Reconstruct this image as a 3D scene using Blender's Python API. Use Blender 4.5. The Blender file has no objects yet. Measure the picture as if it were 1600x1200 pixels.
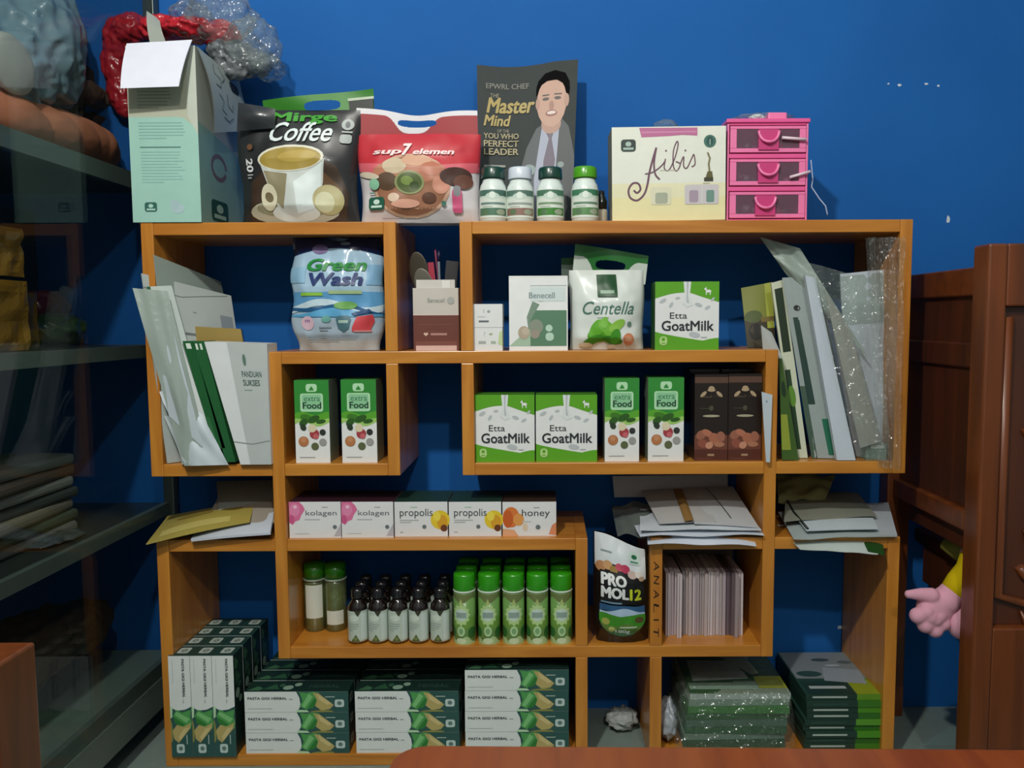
import bpy, math, random
from mathutils import Vector, Matrix, noise
from mathutils.geometry import tessellate_polygon
random.seed(7)
scene = bpy.context.scene
COL = scene.collection
R = math.radians

# ------------------------------------------------------------------ camera
F, CX, CY = 1240.0, 855.0, 600.0           # focal length and principal point in 1600x1200 pixels
CAMP = Vector((0.0, -1.35, 0.785))
PITCH, ROLL = R(4.55), R(-0.255)
RM = Matrix.Rotation(math.pi/2 - PITCH, 3, 'X') @ Matrix.Rotation(ROLL, 3, 'Z')
cam_d = bpy.data.cameras.new('camera')
cam = bpy.data.objects.new('camera', cam_d); COL.objects.link(cam)
cam.location = CAMP; cam.rotation_euler = RM.to_euler()
cam_d.sensor_width = 36; cam_d.lens = 36*F/1600; cam_d.shift_x = (800-CX)/1600
cam_d.clip_start = 0.02
scene.camera = cam

def ray(px, py):
    return RM @ Vector(((px-CX)/F, -(py-CY)/F, -1))
def at(px, py, Y=0.0):
    d = ray(px, py); return CAMP + d*((Y-CAMP.y)/d.y)
def atx(px, py, X):
    d = ray(px, py); return CAMP + d*((X-CAMP.x)/d.x)
def atz(px, py, Z):
    d = ray(px, py); return CAMP + d*((Z-CAMP.z)/d.z)

# ------------------------------------------------------------------ world, lamps, exposure
w = bpy.data.worlds.new('world'); scene.world = w; w.use_nodes = True
w.node_tree.nodes['Background'].inputs[0].default_value = (0.5, 0.62, 0.75, 1)
w.node_tree.nodes['Background'].inputs[1].default_value = 0.02
scene.view_settings.view_transform = 'Standard'
scene.view_settings.look = 'None'
scene.view_settings.gamma = 1
scene.view_settings.use_curve_mapping = False
scene.view_settings.exposure = 1.1
def lamp(name, loc, power, size, col):
    l = bpy.data.lights.new(name, 'POINT'); l.energy = power; l.shadow_soft_size = size; l.color = col
    o = bpy.data.objects.new(name, l); COL.objects.link(o); o.location = loc
    return o
LAMPS = [((-0.36, -1.25, 1.85), 30.0), ((0.35, -2.1, 2.05), 17.0)]  # key bulb, then an unseen lamp added to fill the shadows
for lp, pw in LAMPS:
    lamp('bulb_and_fill_light', lp, pw, 0.035, (1.0, 0.97, 0.90))

# ------------------------------------------------------------------ materials
def lin(c):
    c = c/255.0
    return c/12.92 if c <= 0.04045 else ((c+0.055)/1.055)**2.4
def rgb(h):
    return tuple(lin(int(h[i:i+2], 16)) for i in (0, 2, 4)) + (1,)
MC = {}
def P(h, rough=0.45, coat=0.0, metal=0.0, spec=0.5, var=0.06):
    """printed card / plastic / paper with a faint procedural unevenness"""
    k = (h, rough, coat, metal, spec, var)
    if k in MC: return MC[k]
    m = bpy.data.materials.new('surface_'+h); m.use_nodes = True
    nt = m.node_tree; b = nt.nodes['Principled BSDF']
    b.inputs['Roughness'].default_value = rough
    b.inputs['Coat Weight'].default_value = coat
    b.inputs['Coat Roughness'].default_value = 0.12
    b.inputs['Metallic'].default_value = metal
    b.inputs['Specular IOR Level'].default_value = spec
    c = rgb(h)
    n = nt.nodes.new('ShaderNodeTexNoise'); n.inputs['Scale'].default_value = 35
    tc = nt.nodes.new('ShaderNodeTexCoord'); nt.links.new(tc.outputs['Object'], n.inputs['Vector'])
    mx = nt.nodes.new('ShaderNodeMix'); mx.data_type = 'RGBA'
    mx.inputs[6].default_value = tuple(x*(1-var) for x in c[:3])+(1,)
    mx.inputs[7].default_value = tuple(min(1, x*(1+var)) for x in c[:3])+(1,)
    nt.links.new(n.outputs['Fac'], mx.inputs[0]); nt.links.new(mx.outputs[2], b.inputs['Base Color'])
    MC[k] = m; return m
def wood(name, c1, c2, rough=0.35, coat=0.4, axis='X', scale=1.0):
    m = bpy.data.materials.new(name); m.use_nodes = True
    nt = m.node_tree; b = nt.nodes['Principled BSDF']
    b.inputs['Roughness'].default_value = rough; b.inputs['Coat Weight'].default_value = coat
    b.inputs['Coat Roughness'].default_value = 0.25
    tc = nt.nodes.new('ShaderNodeTexCoord'); mp = nt.nodes.new('ShaderNodeMapping')
    s = {'X': (1.5, 18, 18), 'Z': (18, 18, 1.5), 'Y': (18, 1.5, 18)}[axis]
    mp.inputs['Scale'].default_value = tuple(v*scale for v in s)
    nt.links.new(tc.outputs['Object'], mp.inputs['Vector'])
    n = nt.nodes.new('ShaderNodeTexNoise'); n.inputs['Scale'].default_value = 2.2; n.inputs['Detail'].default_value = 6
    n.inputs['Distortion'].default_value = 0.8
    nt.links.new(mp.outputs[0], n.inputs['Vector'])
    n2 = nt.nodes.new('ShaderNodeTexNoise'); n2.inputs['Scale'].default_value = 5
    nt.links.new(tc.outputs['Object'], n2.inputs['Vector'])
    add = nt.nodes.new('ShaderNodeMath'); add.operation = 'MULTIPLY_ADD'; add.inputs[1].default_value = 0.35; 
    nt.links.new(n2.outputs['Fac'], add.inputs[0]); nt.links.new(n.outputs['Fac'], add.inputs[2])
    r = nt.nodes.new('ShaderNodeValToRGB')
    r.color_ramp.elements[0].position = 0.45; r.color_ramp.elements[0].color = rgb(c1)
    r.color_ramp.elements[1].position = 0.85; r.color_ramp.elements[1].color = rgb(c2)
    nt.links.new(add.outputs[0], r.inputs[0]); nt.links.new(r.outputs[0], b.inputs['Base Color'])
    bp = nt.nodes.new('ShaderNodeBump'); bp.inputs['Strength'].default_value = 0.08; bp.inputs['Distance'].default_value = 0.002
    nt.links.new(n.outputs['Fac'], bp.inputs['Height']); nt.links.new(bp.outputs[0], b.inputs['Normal'])
    return m
WX = wood('varnished_wood_across', 'AE6A1E', 'CC8A34', axis='X')
WZ = wood('varnished_wood_upright', 'AE6A1E', 'CC8A34', axis='Z')
BR = wood('red_brown_wood', '56290D', '743A14', axis='Z', rough=0.4)
BRX = wood('red_brown_wood_across', '56290D', '743A14', axis='X', rough=0.4)
BRD = wood('dark_red_brown_wood', '40200F', '542814', axis='Z', rough=0.45)
TBL = wood('orange_brown_wood', '74320F', '8C4418', axis='Y', rough=0.35)
def wall_paint():
    m = bpy.data.materials.new('blue_wall_paint'); m.use_nodes = True
    nt = m.node_tree; b = nt.nodes['Principled BSDF']; b.inputs['Roughness'].default_value = 0.75; b.inputs['Specular IOR Level'].default_value = 0.25
    tc = nt.nodes.new('ShaderNodeTexCoord')
    n = nt.nodes.new('ShaderNodeTexNoise'); n.inputs['Scale'].default_value = 2.2; n.inputs['Detail'].default_value = 4
    nt.links.new(tc.outputs['Object'], n.inputs['Vector'])
    r = nt.nodes.new('ShaderNodeValToRGB')
    r.color_ramp.elements[0].position = 0.3; r.color_ramp.elements[0].color = rgb('1058A2')
    r.color_ramp.elements[1].position = 0.75; r.color_ramp.elements[1].color = rgb('1864B0')
    nt.links.new(n.outputs['Fac'], r.inputs[0]); nt.links.new(r.outputs[0], b.inputs['Base Color'])
    n3 = nt.nodes.new('ShaderNodeTexNoise'); n3.inputs['Scale'].default_value = 60
    nt.links.new(tc.outputs['Object'], n3.inputs['Vector'])
    bp = nt.nodes.new('ShaderNodeBump'); bp.inputs['Strength'].default_value = 0.15; bp.inputs['Distance'].default_value = 0.002
    nt.links.new(n3.outputs['Fac'], bp.inputs['Height']); nt.links.new(bp.outputs[0], b.inputs['Normal'])
    return m
WALL = wall_paint()
def clear(name, tint, op, rough=0.12, gloss=0.12, bump=0.0, bscale=30, fres=True, see=0.97):
    """thin film: mostly see-through, some milk, some shine"""
    m = bpy.data.materials.new(name); m.use_nodes = True
    nt = m.node_tree; nt.nodes.remove(nt.nodes['Principled BSDF']); out = nt.nodes['Material Output']
    t = nt.nodes.new('ShaderNodeBsdfTransparent'); d = nt.nodes.new('ShaderNodeBsdfDiffuse'); g = nt.nodes.new('ShaderNodeBsdfGlossy')
    d.inputs[0].default_value = rgb(tint); g.inputs['Roughness'].default_value = rough
    t.inputs[0].default_value = (see, see+.01, see+.01, 1)
    m1 = nt.nodes.new('ShaderNodeMixShader'); m1.inputs[0].default_value = op
    nt.links.new(t.outputs[0], m1.inputs[1]); nt.links.new(d.outputs[0], m1.inputs[2])
    m2 = nt.nodes.new('ShaderNodeMixShader'); m2.inputs[0].default_value = gloss
    nt.links.new(m1.outputs[0], m2.inputs[1]); nt.links.new(g.outputs[0], m2.inputs[2])
    if fres:
        fr = nt.nodes.new('ShaderNodeLayerWeight'); fr.inputs[0].default_value = 0.25
        ad = nt.nodes.new('ShaderNodeMath'); ad.operation = 'MULTIPLY_ADD'; ad.inputs[1].default_value = gloss*1.2; ad.inputs[2].default_value = gloss*0.6
        nt.links.new(fr.outputs['Fresnel'], ad.inputs[0]); nt.links.new(ad.outputs[0], m2.inputs[0])
    if bump:
        tc = nt.nodes.new('ShaderNodeTexCoord')
        n = nt.nodes.new('ShaderNodeTexVoronoi'); n.inputs['Scale'].default_value = bscale
        nz = nt.nodes.new('ShaderNodeTexNoise'); nz.inputs['Scale'].default_value = bscale*0.8
        nt.links.new(tc.outputs['Object'], nz.inputs['Vector'])
        nt.links.new(nz.outputs['Color'], n.inputs['Vector']); n.inputs['Scale'].default_value = 6
        bp = nt.nodes.new('ShaderNodeBump'); bp.inputs['Strength'].default_value = bump; bp.inputs['Distance'].default_value = 0.01
        nt.links.new(n.outputs['Distance'], bp.inputs['Height']); nt.links.new(bp.outputs[0], g.inputs['Normal'])
    nt.links.new(m2.outputs[0], out.inputs[0])
    return m
GLASS = clear('cabinet_glass', '203030', 0.04, rough=0.03, gloss=0.025, see=0.86)
FILM = clear('crinkled_clear_plastic', 'A8B8B4', 0.14, rough=0.10, gloss=0.10, bump=0.7)
FILM2 = clear('milky_plastic_sleeve', 'A8B8B0', 0.72, rough=0.3, gloss=0.07, bump=0.12)
FILM3 = clear('clear_plastic_bag', '9CA89C', 0.07, rough=0.09, gloss=0.13, bump=0.8)
FILM5 = clear('sparkling_clear_plastic', 'A8B4B0', 0.10, rough=0.06, gloss=0.20, bump=1.0)
FILM4 = clear('clear_crinkled_bag', 'A0B0B0', 0.20, rough=0.12, gloss=0.14, bump=1.0)
WINPL = clear('clear_drawer_front', 'A07890', 0.2, rough=0.15, gloss=0.06)

# ------------------------------------------------------------------ mesh builder
class MB:
    def __init__(s): s.v = []; s.f = []; s.m = []; s.sm = []; s.mats = []
    def mi(s, mat):
        if mat not in s.mats: s.mats.append(mat)
        return s.mats.index(mat)
    def add(s, vs, fs, mat, smooth=False):
        o = len(s.v); s.v += [tuple(v) for v in vs]; k = s.mi(mat)
        for f in fs: s.f.append(tuple(i+o for i in f)); s.m.append(k); s.sm.append(smooth)
    def box(s, x0, x1, y0, y1, z0, z1, mat, front=None, top=None, side=None):
        vs = [(x0,y0,z0),(x1,y0,z0),(x1,y1,z0),(x0,y1,z0),(x0,y0,z1),(x1,y0,z1),(x1,y1,z1),(x0,y1,z1)]
        s.add(vs, [(3,2,1,0)], mat); o = len(s.v)-8
        for f, mm in (((4,5,6,7), top), ((0,1,5,4), front), ((1,2,6,5), side), ((2,3,7,6), None), ((3,0,4,7), side)):
            s.f.append(tuple(i+o for i in f)); s.m.append(s.mi(mm or mat)); s.sm.append(False)
    def grid(s, fn, nu, nv, mat, smooth=True, flip=False, mfn=None):
        vs = [fn(i/nu, j/nv) for j in range(nv+1) for i in range(nu+1)]
        o = len(s.v); s.v += [tuple(v) for v in vs]
        for j in range(nv):
            for i in range(nu):
                a = o+j*(nu+1)+i; f = (a, a+1, a+nu+2, a+nu+1)
                s.f.append(f[::-1] if flip else f)
                s.m.append(s.mi(mfn((i+.5)/nu, (j+.5)/nv) if mfn else mat)); s.sm.append(smooth)
    def lathe(s, prof, mat, n=28, cx=0, cy=0, mfn=None):
        o = len(s.v)
        for r, z in prof:
            for i in range(n):
                a = 2*math.pi*i/n; s.v.append((cx+r*math.cos(a), cy+r*math.sin(a), z))
        for j in range(len(prof)-1):
            for i in range(n):
                a = o+j*n+i; b = o+j*n+(i+1) % n
                s.f.append((a, b, b+n, a+n)); s.m.append(s.mi(mat)); s.sm.append(True)
        for j, rev in ((0, True), (len(prof)-1, False)):
            if prof[j][0] > 1e-5:
                f = tuple(o+j*n+i for i in range(n)); s.f.append(f[::-1] if rev else f); s.m.append(s.mi(mat)); s.sm.append(False)
    def tube(s, pts, r, mat, n=8, closed=False):
        pts = [Vector(p) for p in pts]; o = len(s.v); N = len(pts)
        rr = r if isinstance(r, (list, tuple)) else [r]*N
        prev = None
        for k, p in enumerate(pts):
            t = (pts[min(k+1, N-1)]-pts[max(k-1, 0)]).normalized()
            a = prev if prev is not None else Vector((0.13, 0.27, 1)).normalized()
            u = (a - t*a.dot(t))
            if u.length < 1e-4: u = Vector((1, 0, 0)) - t*t.x
            u.normalize(); prev = u; q = t.cross(u)
            for i in range(n):
                an = 2*math.pi*i/n; s.v.append(tuple(p+(u*math.cos(an)+q*math.sin(an))*rr[k]))
        for k in range(N-1):
            for i in range(n):
                a = o+k*n+i; b = o+k*n+(i+1) % n
                s.f.append((a, b, b+n, a+n)); s.m.append(s.mi(mat)); s.sm.append(True)
        s.f.append(tuple(o+i for i in range(n))[::-1]); s.m.append(s.mi(mat)); s.sm.append(False)
        s.f.append(tuple(o+(N-1)*n+i for i in range(n))); s.m.append(s.mi(mat)); s.sm.append(False)
    def blob(s, c, rad, mat, amp=0.15, freq=3, seed=0, nu=40, nv=26, ridge=False, zmin=None):
        c = Vector(c)
        def fn(u, v):
            th = 2*math.pi*u; ph = math.pi*(v-0.5)
            d = Vector((math.cos(ph)*math.cos(th), math.cos(ph)*math.sin(th), math.sin(ph)))
            n = noise.noise(d*freq+Vector((seed, seed*2.1, 0)))
            n2 = noise.noise(d*freq*2.7+Vector((seed, 0, seed)))
            if ridge: n = 0.6-2.2*abs(n); n2 = 0.5-2*abs(n2)
            k = 1+amp*(n+0.5*n2)
            q = c+Vector((d.x*rad[0], d.y*rad[1], d.z*rad[2]))*k
            if zmin is not None and q.z < zmin: q.z = zmin
            return q
        s.grid(fn, nu, nv, mat)
    def build(s, name, parent=None, loc=None, rot=None, bevel=0):
        me = bpy.data.meshes.new(name); me.from_pydata(s.v, [], s.f)
        for m in s.mats: me.materials.append(m)
        me.polygons.foreach_set('material_index', s.m); me.polygons.foreach_set('use_smooth', s.sm)
        me.update()
        o = bpy.data.objects.new(name, me); COL.objects.link(o)
        if parent: o.parent = parent
        if loc is not None: o.location = loc
        if rot is not None: o.rotation_euler = rot
        if bevel:
            b = o.modifiers.new('bevel', 'BEVEL'); b.width = bevel; b.segments = 2; b.limit_method = 'ANGLE'; b.angle_limit = R(50)
        return o
def tag(o, label, cat, group=None):
    o['label'] = label; o['category'] = cat
    if group: o['group'] = group
    return o
def struct(o): o['kind'] = 'structure'; return o
def empty(name, loc=(0,0,0), rot=(0,0,0)):
    o = bpy.data.objects.new(name, None); COL.objects.link(o); o.location = loc; o.rotation_euler = rot
    o.empty_display_size = 0.02; return o
def dup(o, loc, label, rot=None, parent=None, top=True):
    c = o.copy(); COL.objects.link(c)
    if parent: c.parent = parent
    if loc is not None: c.location = loc
    if rot is not None: c.rotation_euler = rot
    if label: c['label'] = label
    for ch in list(o.children): dup(ch, None, None, None, c)
    return c

# ------------------------------------------------------------------ printing on surfaces
TC = {}
def glyphs(txt, bold):
    k = (txt, bold)
    if k in TC: return TC[k]
    cu = bpy.data.curves.new('t', 'FONT'); cu.body = txt; cu.size = 1; cu.offset = bold; cu.resolution_u = 3; cu.fill_mode = 'FRONT'
    ob = bpy.data.objects.new('t', cu); COL.objects.link(ob)
    dg = bpy.context.evaluated_depsgraph_get(); ev = ob.evaluated_get(dg); me = ev.to_mesh()
    vs = [(v.co.x, v.co.y) for v in me.vertices]; fs = [tuple(p.vertices) for p in me.polygons]
    ev.to_mesh_clear(); bpy.data.objects.remove(ob); bpy.data.curves.remove(cu)
    TC[k] = (vs, fs); return TC[k]
class Pr:
    """prints flat shapes in 0..1 face coordinates onto a surface  fm(u, v, height)"""
    def __init__(s, mb, fm, W, H, maxe=9, h0=0.00025, dh=0.00003):
        s.mb = mb; s.fm = fm; s.W = W; s.H = H; s.h = h0; s.dh = dh; s.maxe = maxe
    def emit(s, vs, fs, mat):
        s.h += s.dh
        tris = []
        for f in fs:
            for i in range(1, len(f)-1): tris.append((vs[f[0]], vs[f[i]], vs[f[i+1]]))
        if s.maxe < 1:
            out = []; st = tris
            while st:
                t = st.pop(); L = []
                for i in range(3):
                    a, b = t[i], t[(i+1) % 3]; L.append(math.hypot((a[0]-b[0])*s.W, (a[1]-b[1])*s.H))
                k = L.index(max(L))
                if L[k] > s.maxe:
                    a, b, c = t[k], t[(k+1) % 3], t[(k+2) % 3]; m = ((a[0]+b[0])/2, (a[1]+b[1])/2)
                    st += [(a, m, c), (m, b, c)]
                else: out.append(t)
            tris = out
        idx = {}; V = []; Fc = []
        for t in tris:
            f = []
            for p in t:
                q = (round(p[0], 5), round(p[1], 5))
                if q not in idx: idx[q] = len(V); V.append(s.fm(p[0], p[1], s.h))
                f.append(idx[q])
            if len(set(f)) == 3: Fc.append(tuple(f))
        s.mb.add(V, Fc, mat, s.maxe < 1)
    def poly(s, pts, mat):
        t = tessellate_polygon([[Vector((p[0], p[1], 0)) for p in pts]])
        s.emit(pts, t, mat)
    def rect(s, x0, x1, y0, y1, mat): s.emit([(x0,y0),(x1,y0),(x1,y1),(x0,y1)], [(0,1,2,3)], mat)
    def rrect(s, x0, x1, y0, y1, mat, r=0.25):
        w = (x1-x0); h = (y1-y0); rm = r*min(w*s.W, h*s.H); rx, ry = rm/s.W, rm/s.H; pts = []
        for cx, cy, a0 in ((x1-rx, y1-ry, 0), (x0+rx, y1-ry, 90), (x0+rx, y0+ry, 180), (x1-rx, y0+ry, 270)):
            for k in range(5):
                a = R(a0+k*22.5); pts.append((cx+rx*math.cos(a), cy+ry*math.sin(a)))
        s.emit(pts, [tuple(range(len(pts)))], mat)
    def ell(s, cx, cy, rx, ry, mat, n=22, rot=0):
        c, q = math.cos(R(rot)), math.sin(R(rot)); pts = []
        for i in range(n):
            a = 2*math.pi*i/n; x, y = rx*s.W*math.cos(a), ry*s.H*math.sin(a)
            pts.append((cx+(x*c-y*q)/s.W, cy+(x*q+y*c)/s.H))
        s.emit(pts, [tuple(range(n))], mat)
    def circ(s, cx, cy, r, mat, n=22): s.ell(cx, cy, r, r*s.W/s.H, mat, n)
    def band(s, lo, hi, mat, x0=0, x1=1, n=16):
        vs = []; fs = []
        for i in range(n+1):
            x = x0+(x1-x0)*i/n; vs += [(x, lo(x)), (x, hi(x))]
        for i in range(n): fs.append((2*i, 2*i+2, 2*i+3, 2*i+1))
        s.emit(vs, fs, mat)
    def stroke(s, pts, w, mat):
        P2 = [Vector((p[0]*s.W, p[1]*s.H)) for p in pts]; vs = []; fs = []; n = len(P2)
        ww = w if isinstance(w, (list, tuple)) else [w]*n
        for i, p in enumerate(P2):
            t = (P2[min(i+1, n-1)]-P2[max(i-1, 0)]).normalized(); q = Vector((-t.y, t.x))*ww[i]/2
            for a in (p+q, p-q): vs.append((a.x/s.W, a.y/s.H))
        for i in range(n-1): fs.append((2*i, 2*i+1, 2*i+3, 2*i+2))
        s.emit(vs, fs, mat)
    def text(s, txt, x0, x1, y0, y1, mat, bold=0.0, shear=0.0, rot=0):
        g, fs = glyphs(txt, 0.0); offs = [(0,0)]
        if bold > 0: offs = [(bold,0), (-bold,0), (0,bold*.7), (0,-bold*.7), (bold*.7,bold*.5), (-bold*.7,-bold*.5), (bold*.7,-bold*.5), (-bold*.7,bold*.5), (0,0)]
        vs = [(x+dx, y+dy) for dx, dy in offs for x, y in g]; nb = len(g)
        vs = [(x+shear*y, y) for x, y in vs]
        if rot == 90: vs = [(-y, x) for x, y in vs]
        if rot == -90: vs = [(y, -x) for x, y in vs]
        a0 = min(v[0] for v in vs); a1 = max(v[0] for v in vs); b0 = min(v[1] for v in vs); b1 = max(v[1] for v in vs)
        vs = [(x0+(x-a0)/(a1-a0)*(x1-x0), y0+(y-b0)/(b1-b0)*(y1-y0)) for x, y in vs]
        d0 = s.dh; s.dh = .00003
        for k in range(len(offs)): s.emit(vs[k*nb:(k+1)*nb], fs, mat)
        s.dh = d0
    def lines(s, x0, x1, y0, y1, n, mat, seed=1, fill=0.45):
        rnd = random.Random(seed); h = (y1-y0)/n
        for i in range(n):
            y = y1-(i+.5)*h; e = x0+(x1-x0)*(1 if i < n-1 else .6)*rnd.uniform(.82, 1)
            s.rect(x0, e, y-h*fill/2, y+h*fill/2, mat)
            s.h -= s.dh
        s.h += s.dh
def flat_front(W, H):           # front face of a box whose origin is its bottom front centre
    return lambda u, v, h: ((u-.5)*W, -h, v*H)
def badge(p, x0, x1, y0, y1, c='1E5A46', c2='C8E0D4'):
    """small rounded company badge: dark green with a pale leaf and caption bar"""
    p.rrect(x0, x1, y0, y1, P(c)); w = x1-x0; h = y1-y0
    p.ell(x0+w*.5, y0+h*.62, w*.2, h*.2, P(c2)); p.rect(x0+w*.15, x1-w*.15, y0+h*.16, y0+h*.34, P(c2))

# shelf levels (top faces)
Z1, Z2, Z3, Z4, Z5, Z6 = 0.9523, 0.7344, 0.5415, 0.4092, 0.2170, 0.0210
T = 0.021; YB = 0.200
WALLY = 0.205

# ------------------------------------------------------------------ room
def plane_box(name, x0, x1, y0, y1, z0, z1, mat): 
    mb = MB(); mb.box(x0, x1, y0, y1, z0, z1, mat); return struct(mb.build(name))
RX0, RX1, RY0, CH = -1.75, 1.75, -2.9, 2.6
PALE = P('8E9494', rough=.8)
FL = P('7C8C86', rough=0.35, var=0.12)
plane_box('floor', RX0, RX1, RY0, WALLY, -0.05, 0, FL)
plane_box('ceiling', RX0, RX1, RY0, WALLY, CH, CH+.05, P('B4B8B8', rough=.8))
plane_box('wall_left', RX0-.05, RX0, RY0, WALLY, -.05, CH+.05, PALE)
plane_box('wall_right', RX1, RX1+.05, RY0, WALLY, -.05, CH+.05, PALE)
plane_box('wall_front', RX0-.05, RX1+.05, RY0-.05, RY0, -.05, CH+.05, PALE)
mb = MB(); mb.box(RX0-.05, RX1+.05, WALLY, WALLY+.06, -.05, CH+.05, WALL)
for px, py, a, b in ((1405,133,5,2.5),(1447,131,4,2),(1466,134,2.5,2),(1481,343,3.5,7),(1388,131,2,1.5)):   # chipped paint
    c = at(px, py, WALLY); q = [(c.x+a*.0012*math.cos(t)*random.uniform(.6,1.1), WALLY-.0005, c.z+b*.0012*math.sin(t)*random.uniform(.6,1.1)) for t in [k*math.pi/4 for k in range(8)]]
    mb.add(q, [tuple(range(8))], P('C8D2DC'))
c = at(1312, 980, WALLY); mb.box(c.x-.004, c.x+.004, WALLY-.001, WALLY, c.z-.003, c.z+.003, P('C8D2DC'))
struct(mb.build('wall_back'))
# bulbs on the ceiling; the second is made up to add fill light
for i, (lp, pw) in enumerate(LAMPS):
    mb = MB(); x, y, z = lp
    e = empty('bulb_and_fill_lamp', (x, y, CH)); tag(e, 'small white bulb hanging on a cord %s' % ('behind the camera on the left' if i == 0 else 'added unseen for fill light, back right'), 'lamp')
    mb.tube([(0,0,0), (0,0,z-CH+.12)], .003, P('303030')); mb.build('cord', e)
    mb = MB(); mb.lathe([(.05,-.03),(.05,0),(.01,.0)], P('E0E0E0')); mb.lathe([(.018,z-CH+.045),(.02,z-CH+.06),(.018,z-CH+.12),(.001,z-CH+.125)], P('D8D8D8')); mb.build('socket', e)

# ------------------------------------------------------------------ the shelf unit
shelf = empty('wall_shelf', (0,0,0)); tag(shelf, 'large varnished orange-brown wooden display shelf of interlocking boxes against the blue wall', 'shelf')
A0, A1, B0, B1, C0, C1, D0, D1, E0, E1 = -.682, -.2535, -.4735, .3935, -.1462, .6157, -.679, .0688, .178, .6107
def hb(x0, x1, ztop, k, name='shelf_board'):
    mb = MB(); mb.box(x0, x1, -k*.0006, YB, ztop-T, ztop, WX); return mb.build(name, shelf, bevel=.0012)
def vb(x0, z0, z1, k, right=False, name='side_board'):
    mb = MB(); a, b = (x0-T, x0) if right else (x0, x0+T)
    mb.box(a, b, -k*.0006, YB, z0, z1, WZ); return mb.build(name, shelf, bevel=.0012)
# frame A (upper left)
hb(A0+T, A1-T, Z1, 0); hb(A0+T, B0, Z3, 0); hb(B0+T, A1-T, Z3, 0)
vb(A0, Z3-T, Z1, 1); vb(A1, Z2, Z1, 1, True); vb(A1, Z3-T, Z2-T, 1, True)
# frame C (upper right)
hb(C0+T, C1-T, Z1, 0); hb(C0+T, B1-T, Z3, 0); hb(B1, C1-T, Z3, 0)
vb(C0, Z2, Z1, 1); vb(C0, Z3-T, Z2-T, 1); vb(C1, Z3-T, Z1, 1, True)
# frame B (middle)
hb(B0+T, B1-T, Z2, 0); hb(B0+T, B1-T, Z5, 0)
vb(B0, Z5-T, Z2, 1); vb(B1, Z5-T, Z2, 1, True)
# frame D (lower left)
hb(D0+T, B0, Z4, 0); hb(B0+T, D1-T, Z4, 0); hb(D0+T, D1-T, Z6, 0)
vb(D0, 0, Z4, 1); vb(D1, Z5, Z4, 1, True); vb(D1, 0, Z5-T, 1, True)
# frame E (lower right)
hb(E0+T, B1-T, Z4, 0); hb(B1, E1-T, Z4, 0); hb(E0+T, E1-T, Z6, 0)
b = vb(E0, Z5, Z4, 1); vb(E0, 0, Z5-T, 1); vb(E1, 0, Z4, 1, True)
# black handwriting down the front edge of the divider beside the white-topped pouch
mb = MB(); Wd, Hd = T, Z4-Z5
p = Pr(mb, lambda u, v, h: (E0+u*T, -.0006-h, Z5+v*Hd), Wd, Hd); K = P('1C120C')
for ch, v0 in (('A', .70), ('N', .57), ('A', .44), ('L', .31), ('I', .20), ('T', .08)):
    if ch == 'I': p.rect(.28, .72, v0+.035, v0+.047, K)
    else: p.text(ch, .28, .72, v0, v0+.085, K, 0.0, 0.1, -90)
mb.build('handwriting', shelf)

# ------------------------------------------------------------------ boxed goods
def fit(px0, px1, pytop, z, Y):
    """centre x, width and height of an upright face seen between two pixel columns, standing on level z"""
    a = at(px0, pytop, Y); b_ = at(px1, pytop, Y)
    return (a.x+b_.x)/2, abs(b_.x-a.x), (a.z+b_.z)/2 - z
def place(name, label, cat, px0, px1, pytop, z, Y, D, body, draw=None, top=None, side=None, group=None, rz=0, H=None, extra=None):
    x, W, h = fit(px0, px1, pytop, z, Y)
    if H: h = H
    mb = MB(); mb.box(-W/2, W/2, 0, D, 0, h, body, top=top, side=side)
    if draw: draw(Pr(mb, flat_front(W, h), W, h))
    if extra: extra(mb, W, h, D)
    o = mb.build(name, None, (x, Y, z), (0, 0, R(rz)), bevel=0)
    tag(o, label, cat, group); o['dims'] = (W, h, D); del o['dims']
    return o
WHT = P('E4E8E8'); GRN = P('4E9A22'); DGR = P('1E5034'); LGR = P('9CCB6A'); GREY = P('9AA4A6'); DKT = P('303C3A')

def milk(p):
    g = P('5AA41E'); w2 = P('DDE4E4'); sh = P('B8C0C4')
    p.band(lambda x: .755+.085*math.sin(min(x*3.6, 2.2)) if x < .6 else .755+.069-.30*(x-.6)**.9*.95, lambda x: 1, g)
    p.band(lambda x: 0, lambda x: .27-.17*x**.8 if x < .75 else .135+.04*math.sin((x-.75)*6), g)
    # milk splash
    for a, b_, c, r in ((.12,.72,.06,30),(.25,.66,.05,60),(.68,.66,.06,-20),(.82,.62,.05,30),(.35,.76,.04,10),(.62,.22,.09,-10),(.9,.74,.04,50)): p.ell(a, b_, c, c*.45, sh, rot=r)
    p.poly([(.44,1),(.56,1),(.54,.80),(.60,.66),(.50,.62),(.42,.68),(.46,.80)], w2)
    p.poly([(.49,1),(.52,1),(.51,.80),(.53,.68),(.49,.70)], sh)
    # little goat mark
    gx, gy = .83, .86
    p.ell(gx, gy, .045, .022, WHT); p.ell(gx-.045, gy+.03, .022, .015, WHT); p.rect(gx-.04, gx-.027, gy-.055, gy, WHT); p.rect(gx+.022, gx+.036, gy-.055, gy, WHT)
    p.stroke([(gx-.05, gy+.035), (gx-.035, gy+.06)], .0012, WHT)
    k = P('2C3036')
    p.text('Etta', .23, .50, .46, .55, k, .0); p.text('GoatMilk', .10, .92, .28, .43, k, .02)
    p.rrect(.07, .19, .07, .20, P('B4D88C'), .4); p.circ(.13, .155, .028, g); p.rect(.10, .16, .09, .105, g)
    p.lines(.72, .90, .17, .20, 1, sh, 3)
MG = 'goat milk powder boxes'
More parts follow.
